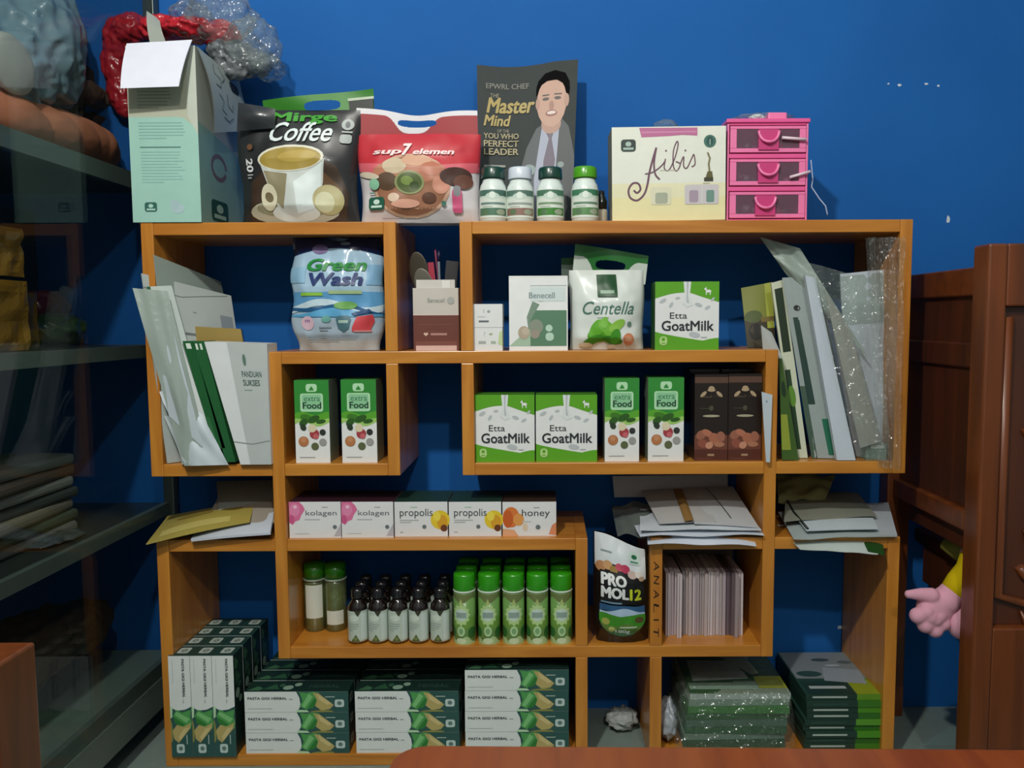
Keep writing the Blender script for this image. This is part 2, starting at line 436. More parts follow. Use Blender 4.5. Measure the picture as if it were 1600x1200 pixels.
for lab, x0, x1, yt, z, Y in (('green and white goat milk box beside the white bag with green handle', 1024, 1124, 440, Z2, .012),
        ('green and white goat milk box in the left corner of its compartment', 742, 835, 617, Z3, .012),
        ('goat milk box between its twin and a tall slim green-topped carton', 837, 933, 617, Z3, .012)):
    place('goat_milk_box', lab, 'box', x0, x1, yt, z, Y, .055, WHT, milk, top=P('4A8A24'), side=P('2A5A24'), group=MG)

def juice(p):
    g = P('2E8A34'); g2 = P('58A42C'); pale = P('B4E2B8')
    p.band(lambda x: .52+.02*math.sin(5*x), lambda x: 1, g); p.band(lambda x: .50+.03*math.cos(6*x), lambda x: .60+.02*math.sin(8*x), g2)
    p.band(lambda x: .47+.03*math.sin(7*x), lambda x: .52+.02*math.cos(6*x), LGR)
    p.rrect(.34, .66, .86, .955, pale, .3); p.poly([(.42,.875),(.5,.93),(.58,.875)], g); p.rect(.44,.56,.9,.905, g)
    p.rrect(.17, .83, .62, .84, pale, .12); p.rrect(.22, .78, .645, .825, P('8CC89A'), .1)
    p.text('extra', .28, .74, .745, .80, P('2A6A48'), .0); p.text('Food', .24, .78, .655, .735, P('1E4632'), .03)
    dl = P('2C5A1E'); d2 = P('3E7A24')
    for a, b_, r1, r2, ro, m in ((.35,.54,.20,.045,-20,d2),(.55,.53,.18,.04,25,dl),(.25,.49,.14,.04,40,dl),(.76,.50,.14,.025,10,dl),(.24,.43,.10,.035,-60,P('2A3A28'))): p.ell(a, b_, r1, r2, m, rot=ro)
    for a, b_, r, m in ((.56,.35,.14,'A43C44'),(.5,.42,.12,'DCD4B4'),(.80,.37,.09,'2E3230'),(.24,.26,.15,'B4764A'),(.60,.32,.08,'C4646A'),(.80,.25,.11,'9A9A98'),(.57,.20,.11,'5A6442'),(.24,.28,.08,'C48A62')): p.circ(a, b_, r, P(m))
    p.lines(.12, .88, .06, .075, 1, GREY, 2)
JG = 'slim tall juice cartons with green tops'
for lab, x0, x1, yt, z in (('tall slim green-topped carton, left of the pair in the small middle-left compartment', 459, 513, 594, Z3),
        ('tall slim green-topped carton, right of the pair in the small middle-left compartment', 532, 587, 593, Z3),
        ('tall slim green-topped carton next to the goat milk boxes', 945, 999, 591, Z3),
        ('tall slim green-topped carton next to the dark brown cartons', 1013, 1069, 590, Z3)):
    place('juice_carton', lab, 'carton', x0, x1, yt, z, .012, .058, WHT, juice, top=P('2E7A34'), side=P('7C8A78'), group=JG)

def choco(p):
    p.rect(0, 1, .90, .97, P('5A4034')); g = P('B09A7C')
    for dx in (-.24, 0, .24): p.ell(.5+dx, .82-abs(dx)*.2, .12, .02, g, rot=-dx*180)
    p.ell(.5, .84, .09, .025, g); p.text('— • —', .2, .8, .745, .755, P('6A5A48')); p.lines(.2,.8,.73,.745,1,P('5C4E3C'),1); p.lines(.15,.85,.60,.615,1,P('4A4A38'),4); p.ell(.5,.61,.07,.03,P('4A4A38'))
    p.ell(.5, .52, .26, .014, P('A8A48C'))
    p.rect(0, 1, .12, .30, P('6A3C2E'))
    for a, b_, r1, r2, ro, m in ((.12,.30,.2,.05,40,'96604C'),(.40,.32,.12,.07,60,'B07058'),(.60,.26,.22,.06,-40,'A8684E'),(.88,.28,.16,.06,10,'9C6450'),(.25,.2,.2,.05,-20,'8A4E3E'),(.45,.18,.15,.04,30,'C08A70'),(.75,.19,.2,.03,0,'A8745A')): p.ell(min(max(a,.2),.8), b_, r1*.8, r2, P(m), rot=ro)
    p.rect(0, 1, 0, .13, P('52281C')); p.rect(.4,.6,.055,.08,P('A08468')); p.lines(.08,.92,.02,.03,1,P('7A5040'),1)
CG = 'dark brown cartons'
BK = P('241C18', rough=.3, coat=.3)
place('chocolate_carton', 'dark brown carton with printed capsules, left of the front pair by the shelf divider', 'carton', 1086, 1138, 585, Z3, .015, .055, BK, choco, group=CG)
place('chocolate_carton', 'dark brown carton with printed capsules, right one, beside the white card', 'carton', 1139, 1191, 584, Z3, .015, .055, BK, choco, group=CG)
for i, (a, b_) in enumerate(((1078, 1124), (1128, 1176))):
    place('chocolate_carton', 'taller dark carton standing behind the %s dark brown capsule carton' % ('left' if i == 0 else 'right'), 'carton', a, b_, 577, Z3, .078+.001*i, .055, BK, lambda p: (p.lines(.2,.8,.94,.965,1,P('A8A8A0'),1), p.text('—', .1, .2, .95, .96, P('A8A8A0'))), group=CG)

SG = 'white soap boxes in a row'
def soap(kind):
    def d(p):
        gr = P('6A7478')
        if kind == 'kolagen':
            p.poly([(0,.42),(.07,.36),(.12,.46),(.20,.50),(.24,.64),(.31,.78),(.27,.90),(.20,1),(0,1)],P('D8709C')); p.ell(.11,.78,.10,.18,P('E088B0')); p.ell(.05,.52,.05,.12,P('C85888')); p.circ(.12,.86,.035,P('F0C4D8'))
            p.text('kolagen', .32, .92, .58, .76, P('5C6468')); p.lines(.64,.86,.82,.88,1,P('A8B0A8'),1); p.lines(.30,.80,.48,.54,1,P('B8BCC0'),2)
            p.poly([(.86,.05),(1,.05),(1,.40)],P('B8B4BC')); p.circ(.88,.30,.04,gr); p.lines(.1,.6,.10,.14,1,P('C4C8CC'),5)
        elif kind == 'propolis':
            p.circ(.86,.48,.18,P('E4C830')); p.ell(.90,.40,.10,.22,P('D8A028')); p.ell(.93,.24,.065,.10,P('6A3C1C')); p.ell(.80,.58,.07,.14,P('ECD850'))
            p.text('propolis', .10, .72, .52, .80, P('2E3638')); p.lines(.30,.56,.82,.87,1,P('9AC0A0'),1); p.lines(.10,.46,.38,.50,2,P('B0B4B4'),2)
            p.circ(.56,.28,.04,gr); p.lines(.1,.22,.10,.15,1,GREY,4)
        else:
            p.ell(.16,.55,.155,.30,P('D87838')); p.ell(.10,.50,.095,.26,P('C85E24')); p.ell(.30,.48,.10,.18,P('E09A50')); p.ell(.42,.26,.05,.12,P('E0CCB0'))
            p.poly([(.86,.05),(1,.02),(1,.40),(.92,.32)],P('D88A60')); p.poly([(0,0),(.3,.0),(.22,.18),(0,.22)],P('E0A880'))
            p.text('honey', .36, .88, .52, .78, P('3A3C3A')); p.lines(.58,.80,.80,.86,1,P('9AB0A0'),1); p.circ(.66,.26,.045,gr); p.lines(.36,.7,.40,.45,1,P('C8C8C4'),4)
    return d
for kind, lab, a, b_, tp in (('kolagen','white soap box with a pink splash, leftmost of the row',451,532,'341A26'),
        ('kolagen','white soap box with a pink splash, second of the row from the left',533,614,'341A26'),
        ('propolis','white soap box with a yellow sphere, in the middle of the row',616,699,'1E3A30'),
        ('propolis','white soap box with a yellow sphere, beside the orange printed one',701,783,'1E3A30'),
        ('honey','white soap box with orange splashes, rightmost of the row',785,869,'3A2A20')):
    place('soap_box', lab, 'box', a, b_, 784, Z4, .016-.006*(kind=='kolagen'), .092, P('E0E2E4'), soap(kind), top=P(tp), side=P('70685E'), group=SG, rz=0)  # box tops coloured dark to stand for the missing light on them

# small stacked boxes and the white/green box
SB = 'two small white boxes'
def small1(p):
    p.poly([(0,.15),(.1,.5),(0,.6)],P('F0F4F4')); p.ell(.56,.68,.05,.06,GREY); p.text('x', .38, .42, .62, .78, GREY); p.rect(.24,.56,.22,.30,P('6A7076')); p.lines(.2,.7,.42,.5,1,P('C4CCD0'),1)
def small2(p):
    p.ell(.62,.72,.06,.05,P('A8B898')); p.text('r', .40, .44, .62, .8, GREY); p.rect(.22,.46,.30,.42,P('A8B0AC')); p.rect(.62,.78,.30,.42,P('A8B8A8')); p.poly([(.85,.3),(1,.2),(1,.9),(.9,.8)],P('C4D8A4'))
o1 = place('small_box', 'small white box at the bottom of the little two-box stack', 'box', 737, 785, 512, Z2, .010, .045, WHT, small2, group=SB)
x, W, h = fit(737, 785, 512, Z2, .010); z2 = Z2+h
place('small_box', 'small white box on top of the little two-box stack', 'box', 736, 785, 475, z2+.0005, .010, .045, WHT, small1, group=SB)
def bene(p):
    p.rect(.01,.99,.985,1,P('F4F6F6')); p.rect(.36,.98,.865,.875,P('A8B8B8'))
    p.band(lambda x: .06, lambda x: .54 if x > .62 else .54-.0*(x), P('5A8468'), .36, .98); p.poly([(.36,.06),(.36,.40),(.52,.62),(.40,.66),(.30,.45)],P('7C9484')); p.poly([(.0,.06),(.36,.06),(.36,.3),(.2,.2)],P('A8C4AC'))
    p.rect(.36,.96,.66,.85,P('D4E2E2')); p.text('Benecell', .34, .78, .70, .78, P('8A9A9C'), .02); p.lines(.5,.66,.655,.67,1,P('B0BCBC'),1)
    for a,b_,r1,r2,m in ((.25,.24,.10,.09,'B4A894'),(.46,.32,.12,.10,'8A9484'),(.44,.22,.08,.06,'9C9488'),(.28,.26,.06,.05,'C4B8A4')): p.ell(a,b_,r1,r2,P(m))
    p.circ(.68,.30,.06,P('B8D8C4')); p.rrect(.62,.76,.13,.24,P('B8D8C4'),.4); p.rect(0,1,0,.055,P('ECEEEE'))
place('white_green_box', 'tall white box with a grey-green lower half, shining on its left side', 'box', 795, 887, 431, Z2, .012, .07, P('EEF2F2', rough=.25, coat=.6), bene, side=P('B8BEBC'), rz=0)

# cream carton with curly script
def aibis(p):
    p.rect(0,1,0,.25,P('E8E2B0')); p.rect(0,1,.25,.4,P('E6E4C0'))
    p.poly([(.24,.99),(.75,.985),(.75,.90),(.62,.91),(.5,.90),(.26,.89)],P('BC6C98')); p.rect(.26,.74,.935,.95,P('D08CB0'))
    badge(p, .08,.21,.74,.87,'2A3C38','A8C0B4')
    st = P('6C4A5C'); wd = lambda n,a=.0028: [a*(.5+.5*math.sin(math.pi*i/(n-1))) for i in range(n)]
    def cur(pts, w=.0024):
        q = []
        n = len(pts)
        for i in range(n-1):
            p0, p1, p2, p3 = pts[max(i-1,0)], pts[i], pts[i+1], pts[min(i+2,n-1)]
            for k in range(6):
                t = k/6; q.append(tuple(.5*((2*p1[j])+(-p0[j]+p2[j])*t+(2*p0[j]-5*p1[j]+4*p2[j]-p3[j])*t*t+(-p0[j]+3*p1[j]-3*p2[j]+p3[j])*t**3) for j in (0,1)))
        q.append(pts[-1]); p.stroke(q, w, st)
    cur([(.39,.78),(.36,.66),(.33,.52),(.31,.38),(.28,.28),(.22,.22),(.16,.25),(.145,.33),(.18,.40),(.23,.40),(.25,.34),(.22,.30),(.19,.33)], .0034)
    cur([(.39,.78),(.37,.62),(.38,.50),(.42,.44)], .0030); cur([(.29,.50),(.36,.52),(.43,.58),(.47,.64)], .0022)
    cur([(.47,.66),(.46,.56),(.50,.54),(.55,.66),(.58,.80),(.57,.84),(.54,.74),(.54,.58),(.57,.53),(.60,.60),(.56,.63)], .002)
    cur([(.60,.60),(.63,.68),(.63,.58),(.66,.56),(.70,.66),(.72,.70),(.73,.60),(.70,.57)], .002)
    p.circ(.475,.745,.008,st); p.circ(.645,.745,.008,st)
    p.lines(.42,.74,.53,.545,1,P('C8C4B0'),1)
    p.circ(.86,.84,.054,P('3E6E64')); p.ell(.86,.84,.03,.05,P('24504A')); p.rect(.857,.864,.80,.86,P('A8C4BC'))
    p.stroke([(.84,.72),(.86,.66),(.85,.60),(.86,.50)],.003,P('7A7450')); p.poly([(.82,.44),(.89,.44),(.88,.52),(.84,.52)],P('5E5A34')); p.rect(.81,.89,.415,.455,P('3A3C28')); p.lines(.80,.92,.385,.40,1,P('A8A888'),1)
    p.rrect(.34,.52,.17,.36,P('DCDCC0'),.15); p.rrect(.38,.49,.18,.30,P('A8B09C'),.2); p.rrect(.64,.94,.17,.38,P('CCC8CC'),.1); p.rrect(.68,.76,.19,.32,P('A898A8'),.2); p.rrect(.83,.90,.19,.32,P('6E9488'),.2); p.rect(.79,.795,.18,.37,P('E0E0DC'))
ai = place('cream_carton', 'wide cream carton with curly dark script, left of the pink drawers', 'carton', 957, 1135, 200, Z1, .014, .085, P('E4E8DC'), aibis, side=P('8A8A70'), top=P('B8BCB0'))
ai.rotation_euler = (R(1.5), R(-.6), 0); ai.location.z += .0015

# ------------------------------------------------------------------ toothpaste cartons
TPL, TPH, TPD = .1835, .0375, .043
def toothpaste_mesh():
    mb = MB(); D2 = P('22403A'); mb.box(-TPL/2, TPL/2, 0, TPD, 0, TPH, D2, front=P('DCE4E2'), top=P('16302A'))
    p = Pr(mb, flat_front(TPL, TPH), TPL, TPH)
    p.poly([(.50,0),(.54,.3),(.53,.7),(.5,1),(1,1),(1,0)], P('2C5450'))
    p.poly([(.53,.98),(.60,.93),(.66,1),(.72,.95),(.70,.5),(.66,.3),(.6,.12),(.56,.2),(.53,.3),(.56,.55)], P('4E9A52'))
    p.poly([(.55,.3),(.62,.9),(.66,.75),(.58,.2)], P('7CC07A')); p.poly([(.6,.15),(.68,.7),(.70,.5),(.66,.2)], P('2E7A34'))
    p.poly([(.66,.95),(.72,.9),(.86,.35),(.82,.14),(.74,.08),(.68,.3),(.70,.6)], P('B4A468')); p.poly([(.70,.9),(.84,.42),(.80,.35),(.72,.6)], P('CCBC84'))
    p.poly([(.62,0),(.86,0),(.84,.08),(.74,.1),(.66,.06)], P('8A8A4A')); p.poly([(.50,0),(.62,0),(.6,.1),(.5,.12)], P('B8DCB4'))
    p.text('PASTA GIGI HERBAL', .03, .41, .62, .74, P('2E3A42'), .02); p.lines(.43,.50,.60,.68,1,GREY,1); p.lines(.03,.50,.16,.22,1,P('C0C8C8'),1)
    p.rrect(.87,.96,.25,.62,P('BCD0CC'),.25); p.ell(.915,.44,.022,.1,P('5E7C78')); p.lines(.78,.96,.70,.80,1,P('A8BCB4'),1)
    t = Pr(mb, lambda u, v, h: ((u-.5)*TPL, v*TPD, TPH+h), TPL, TPD)
    lf = P('3E6A4C'); t.poly([(.02,.1),(.10,.5),(.16,.3),(.14,.1)], lf); t.poly([(.16,.2),(.26,.7),(.32,.2)], P('2E5A40')); t.ell(.40,.35,.05,.2,P('88A894'),rot=20); t.ell(.48,.62,.035,.16,P('88A894')); t.ell(.33,.55,.03,.15,P('345E48'))
    t.lines(.0,.5,.93,1,1,P('7C9488'),1); t.text('HERBAL', .60,.90,.3,.6,P('2E4A42'),.02)
    e = Pr(mb, lambda u, v, h: (TPL/2+h, u*TPD, v*TPH), TPD, TPH)       # right end, uppermost on the upright cartons
    e.rrect(.25,.7,.3,.72,P('A8B4AC'),.2); e.ell(.48,.52,.12,.1,P('5A7068'))
    e = Pr(mb, lambda u, v, h: (-TPL/2-h, (1-u)*TPD, v*TPH), TPD, TPH)
    e.rrect(.2,.75,.25,.78,P('B0BCB4'),.2); e.ell(.48,.52,.16,.14,P('5A7068'))
    e.text('H', .40,.56,.42,.62,P('B0BCB4'),.02)
    return mb
TG = 'herbal toothpaste cartons'
x1 = at(384, 1150, 0).x
tp0 = toothpaste_mesh().build('toothpaste_carton')
first = True
ords = ['bottom', 'middle', 'top']
def tp(loc, label, rot=(0,0,0)):
    global first
    if first:
        o = tp0; o.location = loc; o.rotation_euler = rot; tag(o, label, 'carton', TG); first = False
    else: o = dup(tp0, loc, label, rot)
    return o
rowsn = ['front', 'second', 'third', 'fourth']
for si, (pxl, nh) in enumerate(((384, 3), (556, 3), (727, 4))):
    sx = at(pxl, 1140, .004).x + TPL/2
    if si == 1: sx = max(sx, prevx+TPL+.001)
    if si == 2: sx = min(max(sx, prevx+TPL+.001), D1-T-TPL/2-.001)
    prevx = sx
    sn = ['left', 'middle', 'right'][si]
    for k in range(nh):
        on = (ords if nh == 3 else ['bottom', 'second lowest', 'second highest', 'top'])[k]
        for d in range(4):
            jx = random.uniform(-.0006, .0006)
            if d == 0: lab = '%s white and green toothpaste carton at the front of the %s flat stack' % (on, sn)
            elif k == nh-1: lab = 'top toothpaste carton of the %s flat stack, in its %s row from the front' % (sn, rowsn[d])
            else: lab = 'toothpaste carton hidden behind the front ones in the flat stacks'
            tp((sx+jx, .004+d*(TPD+.0012), Z6+k*(TPH+.0004)), lab)
# upright ones: length stands vertical, rotated so the leafy end is down
ux = [at(268+34*i, 1100, .0).x for i in range(4)]
for c in range(3):
    for d in range(4):
        cn = ['left', 'middle', 'right'][c]
        lab = ('upright toothpaste carton standing in the front row, %s one' % cn) if d == 0 else 'upright toothpaste carton in the %s column, %s row from the front' % (cn, rowsn[d])
        # rotate about y by +90: local +x -> -z
        X = ux[0]+c*(TPH+.0006)
        dz = [0, 0, .003, -.0][d] if c != 2 else [0, .0, .0, .0][d]
        o = tp((X, -.006+d*(TPD+.0012), Z6+TPL/2), lab, (0, R(90), 0))

# ------------------------------------------------------------------ bottles
def cylmap(r, wrap=150):
    """u 0..1 spans `wrap` degrees across the front of an upright cylinder"""
    def mk(z0, H): return lambda u, v, h: ((r+h)*math.sin(R(wrap)*(u-.5)), -(r+h)*math.cos(R(wrap)*(u-.5)), z0+v*H)
    return mk
def pill_bottle(label, px, yc0, yc1, capc, labc, midc, lowc, ribbed=True):
    """px: centre column; cap top row yc0; cap bottom row yc1"""
    Y = .032; c = at(px, 345, Y); Ht = at(px, yc0, Y).z-Z1; Hc = at(px, yc1, Y).z-Z1; r = .0232
    e = empty('pill_bottle', (c.x, Y, Z1)); tag(e, label, 'bottle', 'small supplement bottles in front of the booklet')
    mb = MB(); W_ = P('DCE8E4', rough=.3, coat=.4)
    mb.lathe([(r-.003,0),(r,.003),(r,Hc*.74),(r*.93,Hc*.85),(r*.78,Hc*.93),(r*.76,Hc)], W_); mb.build('bottle_body', e)
    mb = MB(); cr = r*.88; cm = P(capc, rough=.3, coat=.4)
    mb.lathe([(cr,Hc+.0005),(cr*1.01,Hc+.002),(cr*.98,Ht-.003),(cr*.9,Ht),(0.0001,Ht)], cm, n=36); mb.build('cap', e)
    mb = MB(); z0, H = Hc*.10, Hc*.64; rl = r+.0004
    mb.grid(lambda u, v: ((rl)*math.sin(R(200)*(u-.5)), -rl*math.cos(R(200)*(u-.5)), z0+v*H), 24, 2, P('DCE6DC'))
    p = Pr(mb, cylmap(rl, 150)(z0, H), rl*2.6, H, maxe=.004, h0=.0001)
    p.rect(.02,.98,.76,.98,P(labc)); p.ell(.5,.76,.2,.12,P('C8DCD0')); p.rect(.0,1,.72,.77,P('C8DCD0')); p.circ(.5,.80,.09,P('E0ECE4'))
    p.rect(.12,.90,.46,.54,P(midc)); p.lines(.2,.8,.36,.42,1,P('A0ACA0'),1)
    p.rect(.06,.96,.08,.34,P(lowc)); p.ell(.3,.2,.1,.1,P('5A7A5A')); p.ell(.75,.2,.14,.1,P('9AA890'))
    mb.build('paper_label', e)
    return e
pill_bottle('white bottle with a dark green cap, next to the red and white bag', 771, 263, 281, '123E34', '4A7066', '6E8A86', '4E7860')
pill_bottle('white supplement bottle with a white cap', 813, 263, 282, 'D4DEEA', '56786C', '9AA4A0', '8E6E64')
pill_bottle('white bottle with a dark green cap and a bright green label band', 860, 263, 281, '123E34', '4C7860', '7A9A78', '3A8230')
pill_bottle('white bottle with a light green cap', 914, 262, 280, '4EA01C', '3E7C5C', '6A8C74', '5C8C58')
# small dark bottle with dropper between bottle and cream carton
c = at(943, 345, .06); e = empty('dark_vial', (c.x-.004, .06, Z1)); tag(e, 'tiny dark vial with pale base, half hidden left of the cream carton', 'bottle')
mb = MB(); mb.lathe([(.010,0),(.011,.002),(.011,.022),(.010,.026)], P('B8B09C')); mb.build('base_sleeve', e)
mb = MB(); mb.lathe([(.0098,.0265),(.0105,.04),(.006,.050),(.0055,.058),(.0001,.060)], P('141818', rough=.2, coat=.6)); mb.build('bottle_body', e)

AMB = P('1A1210', rough=.08, coat=1.0)
def dark_bottle():
    e = empty('honey_bottle'); r = .0172; H = .098
    mb = MB(); mb.lathe([(r-.003,0),(r,.003),(r,.060),(r*.93,.068),(r*.6,.076),(r*.5,.080)], AMB); mb.build('bottle_body', e)
    mb = MB(); mb.lathe([(r*.62,.0805),(r*.64,.082),(r*.62,.094),(r*.5,.0975),(.0001,.098)], P('16161A', rough=.1, coat=1)); mb.build('cap', e)
    mb = MB(); rl = r+.0004; z0, Hh = .004, .056
    mb.grid(lambda u, v: (rl*math.sin(R(300)*(u-.5)), -rl*math.cos(R(300)*(u-.5)), z0+v*Hh), 30, 2, P('BCCABE', rough=.4))
    p = Pr(mb, cylmap(rl, 150)(z0, Hh), rl*2.6, Hh, maxe=.004, h0=.0001)
    p.poly([(.45,1),(.72,1),(.58,.82)], P('3A3A2A')); p.ell(.42,.78,.2,.10,P('D0DCD0')); p.rect(.70,.98,.08,.92,P('CCDAD4')); p.lines(.15,.62,.34,.62,4,P('9AAAA0'),2)
    p.poly([(.30,.02),(.66,.02),(.5,.26)], P('54603A')); p.rect(0,1,0,.03,P('8A5A30')); p.ell(.48,.12,.08,.05,P('7C8A4A'))
    mb.build('paper_label', e); return e
db = dark_bottle(); HG = 'dark bottles with pale labels'
pos = ['leftmost', 'second from left', 'middle', 'second from right', 'rightmost']
for r_ in range(3):
    for i, px in enumerate((562, 593.5, 625, 657, 690)):
        X = at(px, 1000, .035).x; Y = .026+r_*.036
        lab = '%s dark bottle with pale label in the front row of dark bottles' % pos[i] if r_ == 0 else 'dark bottle in the %s row, behind the %s pale-labelled dark bottle' % (['', 'second', 'back'][r_], pos[i])
        if r_ == 0 and i == 0: tag(db, lab, 'bottle', HG); db.location = (X, Y, Z5)
        else: dup(db, (X+random.uniform(-.001, .001), Y, Z5), lab, (0, 0, R(random.uniform(-8, 8))))

def tube_bottle():
    e = empty('green_capped_tube'); r = .0192; H = at(764, 893, .026).z-Z5; hc = at(764, 922, .026).z-Z5
    mb = MB(); mb.lathe([(r-.002,0),(r,.002),(r,hc)], P('6C9850', rough=.3, coat=.4), n=32)
    rl = r+.0002; p = Pr(mb, cylmap(rl, 170)(0, hc), rl*2.97, hc, maxe=.004, h0=.0001)
    p.band(lambda x: .0, lambda x: .10+.06*math.sin(12*x), P('A8C48C')); p.band(lambda x: .86+.05*math.sin(9*x), lambda x: .985, P('6E7A4A'))
    p.band(lambda x: .30+.08*abs(x-.5), lambda x: .52, P('6E9A40')); p.ell(.15,.22,.14,.10,P('2E6A2C')); p.ell(.86,.22,.14,.11,P('2A642A'))
    star = []
    for k in range(24):
        a = 2*math.pi*k/24; q = .30 if k % 2 == 0 else .24; star.append((.5+q*math.cos(a), .58+q*.75*math.sin(a)))
    p.poly(star, P('B4D490')); p.poly([(.42,.78),(.58,.78),(.5,.90)], P('A8BC74')); p.ell(.5,.58,.20,.12,P('C4D8CC')); p.rect(.33,.67,.52,.63,P('8CA49A'))
    p.ell(.5,.26,.12,.10,P('B4D4A0')); p.ell(.5,.26,.07,.06,P('7CA870')); p.ell(.5,.07,.16,.06,P('C8D8B0'))
    mb.build('tube_body', e)
    mb = MB(); mb.lathe([(r*1.03,hc+.0004),(r*1.04,hc+.003),(r*1.0,hc+.0035)], P('D8E4D8')); mb.build('neck_ring', e)
    mb = MB(); mb.lathe([(r,hc+.0038),(r*1.02,hc+.005),(r*1.0,H-.004),(r*.94,H-.001),(.0001,H)], P('2E9414', rough=.25, coat=.6), n=32); mb.build('cap', e)
    return e
tb = tube_bottle(); GG = 'green-capped tube bottles'
for r_ in range(3):
    for i, px in enumerate((727, 765, 803, 840, 877)):
        X = at(px, 1000, .03).x; Y = .026+r_*.042
        lab = '%s green-capped green tube in the front row of five' % pos[i] if r_ == 0 else 'green-capped tube in the %s row, behind the %s front tube' % (['', 'second', 'back'][r_], pos[i])
        if r_ == 0 and i == 0: tag(tb, lab, 'bottle', GG); tb.location = (X, Y, Z5); tb.rotation_euler = (0,0,R(-14))
        else: dup(tb, (X, Y, Z5), lab, (0, 0, R((-14, -3, 4, 0, 2)[i]+(0 if r_ == 0 else random.uniform(-30, 30)))))
# clear jars with green caps at the left
for i, (px, lab, yb) in enumerate(((494, 'clear jar with green cap and tall blank white label, in the left corner', 0), (526, 'clear jar with green cap and short blank white label, beside the dark bottles', 0))):
    Y = .085; c = at(px, 985, Y); H = at(px, 877, Y).z-Z5; hc = at(px, 904, Y).z-Z5; r = .0195
    e = empty('clear_jar', (c.x, Y, Z5)); tag(e, lab, 'jar', 'clear jars with green caps')
    mb = MB(); mb.lathe([(r-.002,0),(r,.002),(r,hc-.004),(r*.9,hc)], FILM2 if 0 else clear('clear_jar_wall', '8A9A60', .35, .1, .2), n=30); mb.build('jar_body', e)
    mb = MB(); mb.lathe([(r*1.04,hc+.0004),(r*1.06,hc+.003),(r*1.0,hc+.0035)], P('C8D8C8')); mb.lathe([(r*1.02,hc+.0038),(r*1.0,H-.003),(.0001,H)], P('2E8414', rough=.3, coat=.4), n=30); mb.build('cap', e)
    mb = MB(); mb.lathe([(r*.86,.003),(r*.86,.03),(r*.7,.034),(.0001,.035)], P('7A7A48')); mb.blob((0,0,.018+.032),(r*.7,r*.7,.022),P('4A5A28'),.3,3,i); mb.build('contents', e)
    mb = MB(); z0, z1_ = ((.026,.088) if i == 0 else (.014,.040)); rl = r+.0006
    mb.grid(lambda u, v: (rl*math.sin(R(95)*(u-.5)+.15), -rl*math.cos(R(95)*(u-.5)+.15), z0+v*(z1_-z0)), 10, 2, P('D4D8CC')); mb.build('paper_label', e)
# ------------------------------------------------------------------ bags and pouches
def bag_mesh(W, H, D, bodym, outline=None, crinkle=.0025, seed=1, nu=40, nv=40, bulge_pow=.5, flat_v=None, mfn=None, topthin=.9):
    """pillow bag; returns builder and the front-surface map.  outline(v) -> (left, right) as fractions of W about the centre"""
    outline = outline or (lambda v: (-.5, .5))
    def depth(u, v):
        a = max(0, 1-(2*u-1)**2)**bulge_pow
        b_ = min(1, max(0, (topthin-v)/.45))**.7 if v > topthin-.45 else 1
        b_ *= min(1, .55+v*3)
        return D/2*a*b_
    def S(u, v, h=0):
        l, r = outline(v); x = (l+(r-l)*u)*W
        n = noise.noise(Vector((u*5+seed, v*5, seed*3.1)))*crinkle+noise.noise(Vector((u*9, v*7+seed, 2)))*crinkle*.35
        e = min(1, 6*min(u, 1-u)+.15)
        return (x, -depth(u, v)-n*e-h, v*H)
    def Bk(u, v):
        x, y, z = S(u, v); return (x, depth(u, v)+.0006, z)
    mb = MB(); mb.grid(S, nu, nv, bodym, mfn=mfn); mb.grid(Bk, nu, 16, bodym, flip=True)
    return mb, S
def smoothstep(a, b_, x):
    t = min(1, max(0, (x-a)/(b_-a))); return t*t*(3-2*t)

